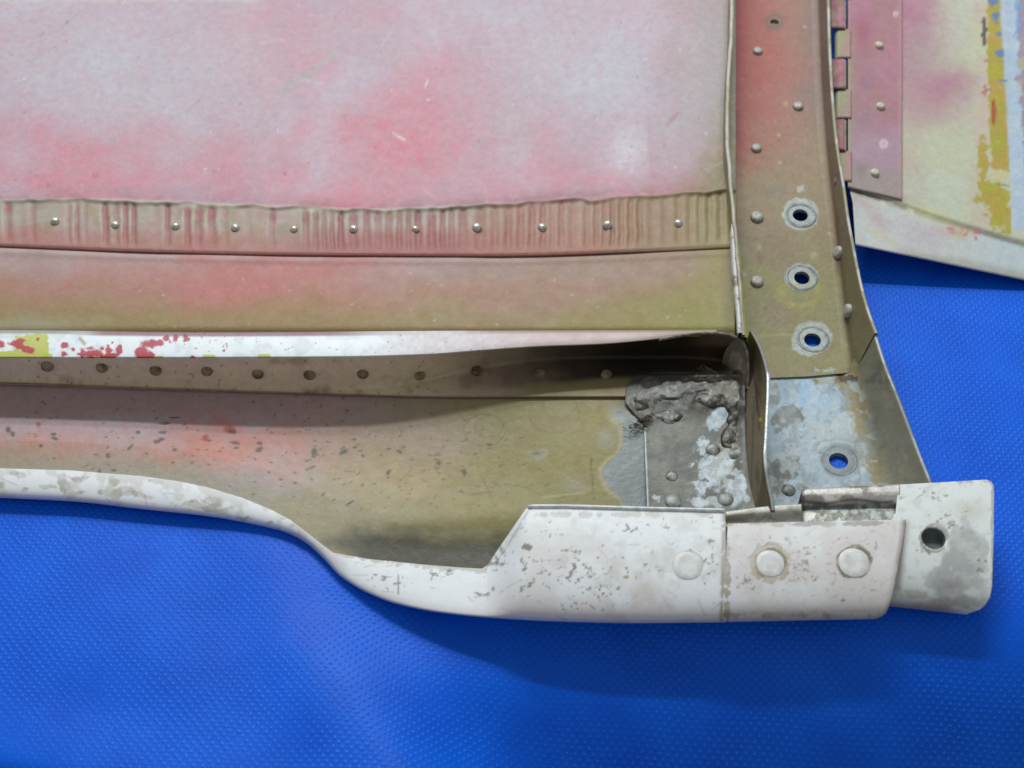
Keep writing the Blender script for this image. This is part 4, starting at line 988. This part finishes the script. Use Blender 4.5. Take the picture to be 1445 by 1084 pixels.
# ------------------------------------------------------------------ channel on the right: floor, right wall with its edge
zfl = cur([(-90, 62), (0, 58), (200, 46), (303, 36), (392, 22), (478, 13), (530, 11), (700, 9)])
xbase = cur([(-90, 1152), (0, 1155), (100, 1159), (200, 1166), (330, 1181), (430, 1192), (500, 1200), (530, 1206)])
xtop = cur([(-130, 1163), (0, 1166.5), (60, 1168), (120, 1171), (160, 1174), (200, 1178), (240, 1184), (270, 1189), (310, 1194.5), (350, 1202), (400, 1212), (440, 1223), (467, 1233)])
def make_channel():
    ys = np.arange(-90, 529, 2.2)
    nf = 74
    bot_edge = lambda x: np.interp(x, [1030, 1085, 1140, 1200, 1210], [534, 532, 530, 524.5, 523])
    sc = (ys+90)/(527+90)
    rows = []
    dy = np.interp(ys, [-90, 300, 420, 528], [28, 32, 42, 58])
    hz = np.interp(ys, [-90, 300, 420, 528], [44, 46, 54, 62])
    xl = np.interp(ys, [-90, 150, 530], [1018, 1014, 1040])
    for k in range(nf):
        u = k/(nf-1)
        X = xl*(1-u) + xbase(ys)*u
        e = bot_edge(X); Y = -90 + sc*(e+90)
        rows.append(P(X, Y, zfl(ys) + 3.5*ss(.93, 1.0, u)))
    base = rows[-1]
    yt = ys - dy; top = P(xtop(yt), yt, zfl(ys)+hz)
    for t in np.linspace(0, 1, 26)[1:]:
        rows.append(base*(1-t) + top*t)
    edge_r = P(xtop(yt)+4.6, yt+.4, zfl(ys)+hz); 
    rows += [top*.5+edge_r*.5 + np.array([0, 0, .4]), edge_r]
    dn = edge_r.copy(); dn[:, 2] -= 40; rows.append(dn)
    W = np.array(rows)
    for _ in range(4): W[nf-5:nf+5] = .25*W[nf-6:nf+4] + .5*W[nf-5:nf+5] + .25*W[nf-4:nf+6]
    tot = W.shape[0]-1
    def pt(X, Y, u, v):
        k = v*tot
        p = Paint(X, Y, (162, 132, 118), .5)
        fx = X - np.interp(Y, [0, 150, 300, 470], [1034, 1030, 1038, 1050])
        p.mix((146, 128, 116), .8*ss(60, 110, fx + 50*p.wx)*(1-ss(120, 280, Y)))
        p.mix((126, 120, 114), .7*ss(92, 128, fx + 30*p.wx)*(1-ss(80, 240, Y)))
        p.mix((174, 104, 92), .85*p.blob(1075, 80, 56, 110, 50)); p.mix((172, 112, 96), .55*p.blob(1080, 190, 50, 50, 40))
        p.mix((164, 56, 62), 1.0*np.exp(-np.clip(fx, 0, None)/38)*(1-ss(215, 330, Y + 30*p.wy)))
        p.mix((170, 92, 70), .6*np.exp(-np.clip(fx, 0, None)/20)*ss(200, 260, Y)*(1-ss(300, 370, Y)))
        p.mix((152, 136, 102), .85*ss(170, 290, Y + 70*p.wy + fx*.25)); p.mix((145, 138, 94), .85*ss(310, 400, Y + 50*p.wy))
        p.mix((154, 150, 92), .6*ss(.5, .66, fbm(X, Y, 60, 4, 41))*ss(340, 400, Y)); p.mix((148, 126, 104), .5*ss(.52, .66, fbm(X, Y, 44, 4, 51))*ss(280, 330, Y))
        p.mix((140, 126, 118), .7*p.blob(1096, 272, 12, 12, 10)); p.mix((190, 192, 186), .8*p.chips(.8*p.blob(1128, 266, 8, 6, 6), 7, 4))
        for (cx, cy, r) in [(1130, 304, 31), (1131, 391, 29), (1147, 478, 33)]:
            p.mix((152, 159, 158), .8*p.chips(.9*(1-ss(r-9, r+1, np.hypot(X-cx, (Y-cy)*1.22) + 4*p.wx*4)), 9, 6, .12), .4, .2)
        p.mix((170, 158, 74), .5*p.ring(1128, 415, 30, 16, 7)); p.mix((110, 104, 92), .5*p.chips(.5*p.blob(1070, 430, 26, 20, 20), 14, 9))
        p.mix((196, 196, 120), .6*p.blob(1071, 349, 3, 4, 2)); p.mix((196, 196, 130), .5*p.blob(1109, 146, 3.5, 3.5, 2)); p.mix((186, 180, 148), .7*p.blob(1150, 360, 5, 6, 4))
        for q in [(1099, 191), (1101, 229), (1136, 38), (1050, 388), (1170, 330), (1195, 487)]: p.mix((200, 190, 168), .6*p.blob(q[0], q[1], 2.4, 2, 2))
        for sg in [(1115, 425, 1119, 432, 2), (1094, 442, 1098, 447, 2), (1123, 472, 1070, 473, 1.6)]: p.mix((184, 176, 140), .5*p.seg(*sg))
        p.mix((140, 102, 70), .6*p.blob(1071, 366, 4, 8, 4))
        # hole stain at the top
        p.mix((112, 104, 92), .7*p.ring(1093, 31, 11, 9, 4))
        # wall
        w = ss(nf-4, nf+3, k)
        p.mix((126, 112, 100), .75*w); p.mix((118, 92, 84), .5*w*ss(.5, .65, fbm(X, Y, 40, 4, 71)))
        p.mix((126, 118, 84), .7*w*ss(300, 420, Y)); p.mix((104, 84, 62), .7*(p.blob(1183, 374, 4, 16, 5) + p.blob(1197, 456, 4, 16, 5)))
        # darker brown along the bend and at the cut end
        p.mix((96, 84, 66), .5*np.exp(-((k-nf)/4)**2)*ss(240, 330, Y)); p.mix((120, 70, 50), .35*np.exp(-((k-nf)/5)**2)*ss(200, 260, Y)*(1-ss(330, 420, Y)))
        p.mix((190, 192, 184), .7*p.chips(.6*p.blob(1172, 522, 40, 5, 8), 8, 14)*(k < nf)); p.mix((70, 62, 44), .8*p.blob(1203, 522, 10, 7, 8))
        e = ss(nf+24.3, nf+25, k); p.mix((176, 172, 140), .9*e); p.mix((210, 208, 198), .9*e*p.chips(.5+0*X, 20, 88, .05)); p.mix((190, 170, 168), .6*e*ss(120, 20, Y)*0)
        rs = random.Random(15)
        p.specks([(rs.uniform(1035, 1165), rs.uniform(0, 525), rs.uniform(.8, 1.8), rs.uniform(.8, 1.5), 0) for _ in range(60)], (118, 98, 82), .5)
        return p
    ch = surface("channel", W, pt, M_dirty, panel, thick=0,
                 holes=[(1130, 304, 11.5), (1131, 392, 11.5), (1147, 479, 12), (1093, 31, 8)])
    # left flange, upright sheet with a bare top edge
    ys = np.arange(-120, 474, 2.6)
    xc = cur([(-120, 1034.5), (0, 1033), (60, 1031), (120, 1027.5), (190, 1026.5), (240, 1030), (290, 1034), (330, 1038), (390, 1043), (440, 1047), (474, 1050)])(ys)
    xc = xc + .8*(fbm(ys, ys*0, 26, 3, 3)-.5)*2
    zt = cur([(-120, 136), (100, 134), (300, 126), (420, 112), (474, 103)])(ys)
    wd = np.interp(ys, [-120, 300, 474], [2.4, 2.4, 2.0])
    tl = P(xc-wd, ys, zt); tr = P(xc+wd, ys, zt); m = (tl+tr)/2 + np.array([0, 0, .8])
    bl = tl.copy(); bl[:, 2] = 88; br = tr.copy(); br[:, 2] = 8
    rows = [bl*(1-t)+tl*t for t in np.linspace(0, 1, 12)] + [m] + [tr*(1-t)+br*t for t in np.linspace(0, 1, 6)]
    def pt2(X, Y, u, v):
        k = v*18
        p = Paint(X, Y, (142, 132, 112), .5)
        p.mix((134, 126, 84), .8*ss(200, 330, Y)); p.mix((118, 90, 84), .7*ss(300, 380, Y))
        e = ss(10.4, 11, k)*(1-ss(13, 13.6, k))
        p.mix((178, 174, 150), .95*e); p.mix((204, 198, 188), .7*e*p.chips(.5+0*X, 22, 8, .12)); p.mix((176, 140, 130), .5*e*p.chips(.34 + .2*ss(280, 320, Y), 16, 18, .08))
        return p
    fl = surface("side_flange", np.array(rows), pt2, M_dirty, ch, thick=0)
    # doubler strips riveted against the flange near its lower end
    def upright(name, pts, w, zt, zb, c1, c2, seed):
        ys = np.linspace(pts[0][1], pts[-1][1], 70); xc = np.interp(ys, [q[1] for q in pts], [q[0] for q in pts])
        ww = w*np.interp(ys, [ys[0], ys[0]+20, ys[-1]], [.3, 1, 1])
        z = np.interp(ys, [ys[0], ys[-1]], zt)
        tl = P(xc-ww, ys, z); tr = P(xc+ww, ys, z); bl = tl.copy(); bl[:, 2] = zb; br = tr.copy(); br[:, 2] = zb
        def pp(X, Y, u, v):
            p = Paint(X, Y, c1, .5); p.mix(c2, p.chips(.46+0*X, 10, seed, .05)); return p
        return surface(name, np.array([bl, bl*.5+tl*.5, tl, (tl+tr)/2+np.array([0, 0, .5]), tr, br]), pp, M_white, ch, thick=0)
    upright("doubler", [(1033, 316), (1036, 340), (1038, 380), (1041, 415), (1043, 440), (1044.5, 470)], 2.7, (121, 104), 90, (222, 220, 220), (150, 136, 120), 4)
    upright("doubler", [(1041, 340), (1045, 390), (1048, 430), (1052, 476)], 2.6, (116, 100), 40, (158, 164, 74), (136, 134, 92), 9)
    return ch
channel = make_channel()

def make_channel_end():
    ys = np.arange(516, 756, 1.7); nf = 90
    xb_ = cur([(516, 1201), (540, 1205), (570, 1212), (610, 1221), (660, 1231), (756, 1248)])(ys)
    dy = np.interp(ys, [516, 530, 600, 660, 700, 756], [60, 62, 54, 34, 14, 8])
    yt = ys - dy; xt = cur([(455, 1229), (467, 1233), (500, 1243), (530, 1254), (560, 1266), (605, 1283), (645, 1298), (682, 1313), (750, 1340)])(yt)
    hz = np.interp(ys, [516, 600, 700, 756], [61, 58, 48, 44])
    rows = []
    for k in range(nf):
        u = k/(nf-1); X = 1066*(1-u) + xb_*u
        rows.append(P(X, ys, 8.0 + 5*ss(.9, 1, u)))
    base = rows[-1]; top = P(xt-2, yt, 8+hz)
    for t in np.linspace(0, 1, 34)[1:]: rows.append(base*(1-t)+top*t + np.array([0, 0, -5*math.sin(math.pi*t)]))
    er = P(xt+2.6, yt+.3, 8+hz); rows += [top*.5+er*.5+np.array([0, 0, .4]), er]
    dn = er.copy(); dn[:, 2] -= 40; rows.append(dn)
    W = np.array(rows)
    for _ in range(14): W[nf-9:nf+9] = .25*W[nf-10:nf+8] + .5*W[nf-9:nf+9] + .25*W[nf-8:nf+10]
    tot = W.shape[0]-1
    def pt(X, Y, u, v):
        k = v*tot
        p = Paint(X, Y, (160, 177, 190), .5, .05)
        p.mix((152, 186, 216), .8*p.blob(1130, 562, 40, 26, 30)); p.mix((192, 196, 194), .7*p.blob(1165, 610, 36, 40, 40))
        d = 0*X
        for (cx, cy, rx, ry, w) in [(1092, 555, 13, 24, .9), (1112, 590, 24, 18, 1.), (1098, 610, 16, 10, .8), (1118, 628, 18, 10, .6), (1108, 665, 24, 24, 1.2), (1095, 690, 14, 16, .9), (1120, 640, 8, 8, .5), (1180, 562, 5, 3, .6), (1134, 690, 14, 8, .7), (1090, 640, 8, 8, .5)]:
            d = np.maximum(d, w*p.blob(cx, cy, rx, ry, 22))
        p.mix((112, 108, 98), .94*p.chips(d*.86, 12, 5, .06, 5), .5, .05); p.mix((140, 142, 138), .6*p.chips(d*.5 + .12, 9, 65, .08)); p.mix((88, 90, 88), .8*p.chips(.9*p.blob(1108, 666, 20, 18, 16), 14, 9, .06)); p.mix((128, 116, 92), .7*p.chips(.6*p.blob(1112, 635, 20, 10, 16), 10, 19))
        ex = X - np.interp(Y, [535, 560, 600, 640, 670, 690], [1172, 1196, 1200, 1205, 1228, 1232])
        p.mix((146, 130, 90), .96*p.chips(.5 + ex/14, 22, 6, .05), .5, 0)
        p.mix((148, 134, 92), .8*p.chips(.62*p.blob(1196, 576, 10, 12, 10), 9, 7)); p.mix((130, 112, 72), .95*p.chips(.8*p.blob(1176, 538, 36, 7, 14), 9, 8), .55, 0)
        p.mix((66, 56, 36), .85*p.chips(.95*p.blob(1196, 534, 20, 8, 14), 8, 28), .6, 0); p.mix((158, 150, 62), .6*p.blob(1160, 537, 12, 4, 8))
        p.mix((136, 146, 150), .55*ss(.5, .64, fbm(X, Y, 26, 5, 66))); p.mix((190, 198, 200), .5*ss(.54, .64, fbm(X, Y, 14, 4, 67)))
        r = np.hypot(X-1186, (Y-650)*1.25)
        p.mix((138, 142, 142), .75*(1-ss(24, 36, r + 10*p.wx*3))); p.mix((112, 122, 128), .6*p.ring(1184, 650, 24, 19, 5)); p.mix((120, 128, 132), .5*p.ring(1180, 632, 32, 12, 4))
        w = ss(nf+1, nf+13, k)
        p.mix((128, 124, 108), .95*w, .45, .1); p.mix((94, 96, 92), .75*w*ss(.48, .62, fbm(X, Y, 44, 4, 61))); p.mix((146, 140, 122), .6*w*ss(.54, .66, fbm(X*2, Y, 50, 4, 71)))
        p.mix((92, 94, 92), .5*w*p.blob(1232, 600, 10, 34, 16))
        e = ss(nf+32.3, nf+33, k); p.mix((158, 160, 148), .9*e); p.mix((196, 198, 192), .8*e*p.chips(.5+0*X, 20, 81, .05))
        rs = random.Random(19)
        for q in range(50):
            x = rs.uniform(1095, 1210); y = rs.uniform(540, 690); a = rs.gauss(.3, .9); l = rs.uniform(4, 24)
            p.mix(rs.choice([(206, 214, 222), (138, 150, 160), (126, 128, 124)]), .4*(k < nf)*p.seg(x, y, x+l*math.cos(a), y+l*math.sin(a), 1.3, 1.0)*p.rag)
        p.specks([(rs.uniform(1090, 1210), rs.uniform(540, 690), rs.uniform(.8, 2.2), rs.uniform(.8, 1.4), rs.uniform(0, 3)) for _ in range(46)], (110, 112, 110), .7)
        return p
    ce = surface("channel_end", W, pt, M_metal, panel, thick=0, holes=[(1184, 650, 13)])
    return ce
chend = make_channel_end()

# ------------------------------------------------------------------ hinged flap on the right
def zleaf(px, py): return 82 - .145*(px-1200) - .07*py
crease = cur([(1190, 263), (1203, 268), (1240, 280), (1272, 291), (1300, 301), (1330, 311), (1370, 323), (1400, 332), (1445, 345), (1560, 376)])
def make_flap():
    xl = lambda Y: np.interp(Y, [-100, 262, 270, 285, 345], [1197, 1199, 1200, 1203.5, 1207.5])
    n = 170; v = np.linspace(0, 1, n)[:, None]; u = np.linspace(0, 1, 150)[None, :]
    xr = 1570.0
    bot = lambda X: 345 + (X-1207)*.2085
    Xg = np.broadcast_to(1200 + (xr-1200)*u, (n, 150))
    Y = -100 + v*(bot(Xg) + 100)
    X = xl(Y) + (xr - xl(Y))*u
    Y = -100 + v*(bot(X)+100)
    z = zleaf(X, Y)
    c = crease(X)
    z = z - .10*np.clip(Y-c, 0, None) - 3.2*np.exp(-((Y-c)/3.6)**2) + 1.2*(fbm(X, Y, 110, 3, 47)-.5)
    def pt(X, Y, u, v):
        p = Paint(X, Y, (198, 198, 172), .5)
        p.mix((198, 202, 186), .7*ss(.45, .65, fbm(X, Y, 70, 4, 3)))
        mv = (184, 132, 150)
        for (cx, cy, rx, ry, w) in [(1270, 20, 60, 44, .95), (1290, 50, 44, 40, .6), (1330, 118, 44, 26, .95), (1345, 112, 22, 20, .7), (1320, 140, 50, 20, .6), (1280, 110, 40, 40, .45), (1284, 60, 26, 90, .6), (1290, 230, 20, 40, .25), (1200, 100, 60, 140, .9), (1262, 88, 26, 40, .5), (1310, 170, 40, 16, .25)]:
            p.mix(mv, w*p.blob(cx, cy, rx, ry, 40)*(.7+.6*fbm(X, Y, 20, 3, 5)))
        p.mix((178, 166, 160), .45*p.blob(1300, 75, 34, 26, 30)); p.mix((188, 154, 156), .5*p.blob(1300, 155, 50, 24, 30))
        p.mix((210, 176, 168), .5*ss(1360, 1385, X+16*p.wx)*(1-ss(1394, 1400, X))*ss(.4, .6, fbm(X, Y, 24, 4, 8)))
        # stripes: ochre, pale blue, mauve
        ex = 1392 + (Y/240)*6 + 8*p.wx; wid = 1412 + .055*Y + 6*p.wx
        ocm = ss(-4, 5, X-ex)*(1-ss(232, 262, Y))
        for (cx, cy, rx, ry, w) in [(1389, 226, 8, 30, 1.1), (1400, 275, 17, 26, 1.25), (1412, 300, 15, 30, 1.2), (1420, 318, 7, 16, 1.1)]: ocm = np.maximum(ocm, w*p.blob(cx, cy, rx, ry, 14))
        ocm = ocm - 1.1*p.blob(1410, 247, 17, 8, 10)
        oc = p.chips(.22 + .60*ocm, 8, 91, .12, 5)*(ocm > .15)*(1-ss(1424, 1428, X + 4*p.wx))
        p.mix((180, 160, 58), .93*oc); p.mix((196, 158, 90), .6*oc*ss(.52, .66, fbm(X, Y, 26, 4, 9)))
        p.mix((176, 174, 60), .5*oc*ss(.52, .66, fbm(X, Y, 20, 4, 19))); p.mix((206, 196, 150), .85*ss(.4, .6, p.blob(1410, 247, 18, 9, 8)))
        p.mix((120, 104, 60), .6*p.seg(1408, 259, 1424, 264, 2.4, 1.2))
        bl = ss(-2, 2, X-wid - 3*np.sin(Y/9)*0)*(1-ss(318, 330, Y))
        p.mix((180, 199, 222), .92*bl*(.75+.4*fbm(X, Y, 8, 3, 99)))
        p.mix((196, 206, 216), .6*bl*ss(.5, .64, fbm(X, Y, 22, 4, 29)))
        for (cx, cy, rx, ry) in [(1402, 4, 8, 6), (1410, 74, 6, 5), (1414, 114, 5, 2), (1408, 49, 4, 2), (1404, 24, 4, 8)]: p.mix((78, 126, 184), .8*p.chips(.9*p.blob(cx, cy, rx*1.3, ry*1.3, 8), 5, 98, .1))
        p.mix((160, 128, 146), .75*p.chips(.5 + (X-1440 + .03*(150-Y))/22, 14, 39, .06)*(1-ss(225, 245, Y))); p.mix((122, 160, 200), .7*p.chips(.6*np.exp(-((X-1436)/7)**2)*(Y < 60), 10, 49)); p.mix((190, 180, 150), .7*p.chips(.6*p.blob(1440, 100, 10, 50, 14), 10, 59))
        p.mix((74, 62, 58), .85*p.chips(.95*p.blob(1389, 44, 4.5, 24, 6), 7, 4)); p.mix((176, 70, 64), .85*ss(.4, .6, p.blob(1402, 159, 4.5, 22, 4))); p.mix((186, 96, 88), .7*p.chips(.6*p.blob(1390, 130, 10, 14, 8), 6, 7))
        p.mix((98, 80, 80), .7*p.blob(1392, 85, 3, 2, 1))
        # turned-down edge
        lo = ss(-2, 4, Y-crease(X))
        p.mix((206, 206, 204), .95*lo); p.mix((196, 186, 194), .7*lo*p.blob(1300, 330, 40, 22, 30)); p.mix((192, 206, 214), .6*lo*ss(1330, 1420, X)); p.mix((192, 160, 160), .6*lo*p.blob(1236, 308, 10, 26, 14, -.6)); p.mix((206, 206, 170), .7*lo*p.seg(1226, 322, 1262, 345, 7, 4))
        p.mix((168, 164, 152), .7*lo*ss(-16, -2, Y-(345 + (X-1207)*.2085) + 10*p.wy)*ss(1250, 1290, X)); p.mix((186, 160, 156), .5*lo*p.blob(1212, 282, 16, 14, 10))
        p.mix((116, 106, 94), .85*np.exp(-((Y-crease(X)-1)/3.6)**2)*p.chips(.62 + .2*ss(1280, 1320, X) - .1*ss(1400, 1440, X), 14, 69, .12)); p.mix((172, 160, 148), .7*p.blob(1270, 283, 22, 10, 14))
        p.mix((210, 206, 150), .6*p.blob(1310, 300, 40, 10, 14, .35))
        for sg in [(1337, 322, 1344, 322, 2.6), (1344, 322, 1345, 327, 2.6), (1339, 326, 1346, 328, 2.4), (1357, 322, 1361, 332, 2.8), (1361, 332, 1366, 328, 2.6), (1375, 327, 1382, 329, 2.6), (1376, 327, 1377, 338, 2.8), (1377, 332, 1381, 333, 2.4)]:
            p.mix((196, 66, 74), .85*p.seg(*sg, 1.2)*(fbm(X, Y, 4, 2, 6) > .28))
        p.mix((200, 184, 96), .6*p.blob(1353, 330, 12, 8, 8)); p.mix((206, 162, 160), .5*p.blob(1345, 326, 30, 7, 10))
        for q in [(1264, 20), (1246, 203)]: p.mix((212, 190, 192), .8*ss(.3, .6, p.blob(q[0], q[1], 5, 5, 3)))
        return p
    fp = surface("hinged_flap", P(X, Y, z), pt, M_skin, panel, thick=2.2)
    # hinge leaf riveted on the flap
    ys = np.arange(-100, 264, 2.2); u = np.linspace(0, 1, 46)
    rows = []
    for y in ys:
        tt = (y+100)/(262+100)
        x = 1197 + (1273-1197)*u
        yb2 = 261 + (x-1190)*.232
        yy = -100 + tt*(yb2+100)
        rows.append(P(x, yy, zleaf(x, yy) + 3.2))
    def pt2(X, Y, u, v):
        p = Paint(X, Y, (178, 132, 144), .5)
        p.mix((172, 128, 130), .7*ss(.45, .65, fbm(X, Y, 50, 4, 4))); p.mix((172, 98, 120), .7*p.blob(1215, 40, 16, 30, 24)); p.mix((150, 116, 134), .6*p.blob(1223, 113, 16, 16, 16))
        p.mix((160, 132, 142), .7*p.blob(1215, 165, 24, 24, 24)); p.mix((176, 148, 162), .85*ss(165, 205, Y + 30*p.wy)); p.mix((164, 150, 144), .9*ss(228, 262, Y + 20*p.wy))
        p.mix((184, 124, 142), .4*p.blob(1255, 100, 16, 60, 20)); p.mix((160, 152, 122), .7*(1-ss(1198, 1208, X + 6*p.wx))*ss(30, 60, Y)); p.mix((132, 128, 108), .6*p.blob(1216, 240, 10, 12, 8))
        p.mix((212, 188, 194), .85*ss(.25, .6, p.ring(1247, 203, 4, 4, 3))); p.mix((212, 186, 190), .8*ss(.3, .6, p.blob(1264, 20, 4.5, 5, 2)))
        p.mix((200, 150, 156), .5*ss(1266, 1271, X))
        return p
    hl = surface("hinge_leaf", np.array(rows), pt2, M_skin, fp, thick=3.0)
    # knuckles: loops of sheet rolled over the pin
    def knuckle(y0, y1, own):
        ys = np.linspace(y0, y1, 14)
        th = np.linspace(0, 1, 22)
        rows = []
        for y in ys:
            if own:       # loop coming from the channel side
                zc = zleaf(1190, y) + 1
                xs0 = max(1166.0, float(xtop(y)) + 2.5); x = np.array([xs0 + (1189-xs0)*min(t/.45, 1) for t in th]); ang = np.clip((th-.45)/.55, 0, 1)*math.pi*1.05
                c = P(1188, y, zc); pts = np.stack([c[0] + (x-1189)*1.0 + 7*np.sin(ang), c[1] + 0*x, c[2] + 7*np.cos(ang) - 0*x], -1)
                pts[:, 0] += 0
            else:         # loop belonging to the flap
                zc = zleaf(1190, y) - 3
                ang = np.clip((th-.40)/.60, 0, 1)*math.pi*1.05; x = np.array([1200 - 18*min(t/.40, 1) for t in th])
                c = P(1184, y, zc); pts = np.stack([c[0] + (x-1182) - 7*np.sin(ang), c[1] + 0*x, c[2] + 7*np.cos(ang)], -1)
            rows.append(pts)
        W = np.array(rows)
        def pt(X, Y, u, v):
            if own:
                p = Paint(X, Y, (158, 100, 108), .5); p.mix((178, 116, 130), ss(.45, .6, fbm(X, Y, 14, 3, 5))); p.mix((184, 186, 160), .8*ss(.50, .56, u)); p.mix((120, 72, 76), .7*(1-ss(.1, .4, u))); p.mix((140, 128, 108), .7*p.chips(.42+0*X, 9, 17))
            else:
                p = Paint(X, Y, (156, 150, 120), .5); p.mix((172, 132, 128), .7*ss(.46, .6, fbm(X, Y, 16, 3, 6))); p.mix((178, 128, 136), .7*(1-ss(.1, .25, u)))
            return p
        return surface("hinge_knuckle", W, pt, M_skin, fp, thick=2.0)
    for (a, b, own) in [(-84, -42, True), (-40, 3, False), (4, 44, True), (46, 86, False), (88, 129, True), (131, 171, False), (173, 216, True), (218, 260, False)]:
        knuckle(a, b, own)
    tube("hinge_pin", [P(1188, -90, zleaf(1190, -90)), P(1188, 258, zleaf(1190, 258))], 3.0, M_edge_dark, fp)
    return fp
flap = make_flap()

# ------------------------------------------------------------------ rivets, dimples
def blind(name, mat): return lathe_mesh(name, [(9.2, -.4), (8.2, .1), (7.6, -1), (7.2, -6), (4, -6.4), (.2, -6.4)], mat, 20)
def dome(name, r, h, mat, seg=14, flat=.45):
    return lathe_mesh(name, [(r*1.0, -1.2), (r*.99, h*.35), (r*.88, h*.75), (r*.66, h*.95), (r*flat*.6, h), (.15, h*.93)], mat, seg, .015, 2)
d_band = lathe_mesh("rivet", [(6.2, -1), (6.2, 1.2), (5.4, 3.2), (3.6, 4.8), (1.6, 5.4), (.1, 5.5)], M_rivet_bright, 14, .02, 1)
d_foot = dome("rivet", 8.4, 6.2, M_rivet_brown)
d_chan = dome("rivet", 8.3, 5.2, M_rivet_grey)
d_big = dome("rivet", 10, 5.6, M_rivet_grey)
d_cream = dome("rivet", 7.2, 5.4, M_rivet_cream)
d_corner = lathe_mesh("rivet", [(12, -1.5), (10.8, 1.2), (8.6, 2.6), (5.5, 3.3), (2, 3.6), (.2, 3.5)], M_rivet_dirt, 14, .05, 9)
d_wall = dome("rivet", 11, 7, M_rivet_grey)
d_flush = lathe_mesh("flush_rivet", [(20.3, -2.2), (19.8, -.7), (18.9, -.1), (12, .05), (.2, .05)], M_flush, 36)
d_dimple = lathe_mesh("dimple", [(24.5, -.9), (22.5, .3), (19, -.6), (15.5, -2.6), (12.4, -4.6), (11.8, -8)], M_dimple, 36, .012, 5)
rs = random.Random(2)
for (x, y) in [(-6, 313), (78, 313), (163, 318), (248, 320), (332, 322), (415, 324), (499, 324), (586, 324), (673, 322), (765, 322), (857, 318), (957, 316)]:
    place("rivet", d_band, 'upper_skin', x, y, upper, .3, rs.uniform(0, 6), rs.uniform(.93, 1.1) * (1.12 if x > 620 else 1), (rs.uniform(-.08, .08), rs.uniform(-.08, .08)))
for (x, y) in [(-12, 514), (67, 516), (144, 518), (220, 522), (292, 523), (364, 527), (437, 528), (512, 527), (592, 529), (673, 525), (762, 528), (856, 530)]:
    place("rivet", d_foot, 'stiffener', x, y, stiff, .3, rs.uniform(0, 6), rs.uniform(.92, 1.06), (rs.uniform(-.1, .1), rs.uniform(-.1, .1)))
for (x, y, me, sc) in [(1069, 73, d_chan, 1), (1126, 151, d_chan, 1.05), (1067, 210, d_chan, 1.02), (1068, 307, d_big, 1.03), (1068, 398, d_big, 1)]:
    place("rivet", me, 'channel', x, y, channel, .2, rs.uniform(0, 6), sc)
place("blind_hole", blind("blind_hole", M_blind), 'channel', 1093, 31, channel, .3)
for (x, y) in [(1184, 357), (1198, 439)]: place("rivet", d_wall, 'channel', x, y, channel, .2, 0, .95)
for (x, y) in [(1029, 372), (1036, 443)]: place("rivet", d_foot, 'side_flange', x, y, channel, .2, 0, 1.1)
for (x, y, s) in [(1240, 65, 1), (1242, 151, 1), (1234, 245, 1)]: place("rivet", d_cream, 'hinge_leaf', x, y, flap, .2, rs.uniform(0, 6), s)
for (x, y, s) in [(996, 562, .85), (945, 590, .95), (1006, 634, .95), (950, 708, 1.05), (1024, 704, 1.05), (948, 672, .8), (1036, 640, .9)]:
    place("rivet", d_corner, 'corner_plate', x, y, corner, -.9, rs.uniform(0, 6), s)
place("rivet", d_corner, 'channel_end', 1113, 692, chend, .1, 1, .85)
for (x, y) in [(1130, 304), (1131, 392), (1147, 479)]: place("dimple", d_dimple, 'channel', x, y, channel, .6, rs.uniform(0, 6), 1.0)
place("dimple", d_dimple, 'channel_end', 1184, 650, chend, .2, 1.0, 1.08)
place("flush_rivet", d_flush, 'lip', 971, 798, lip, .2, 0, .97)
place("flush_rivet", d_flush, 'lip_splice', 1087, 795, splice, .1, 1, .92)
f3 = place("flush_rivet", d_flush, 'lip_splice', 1205, 794, splice, .2, 2, 1.0)
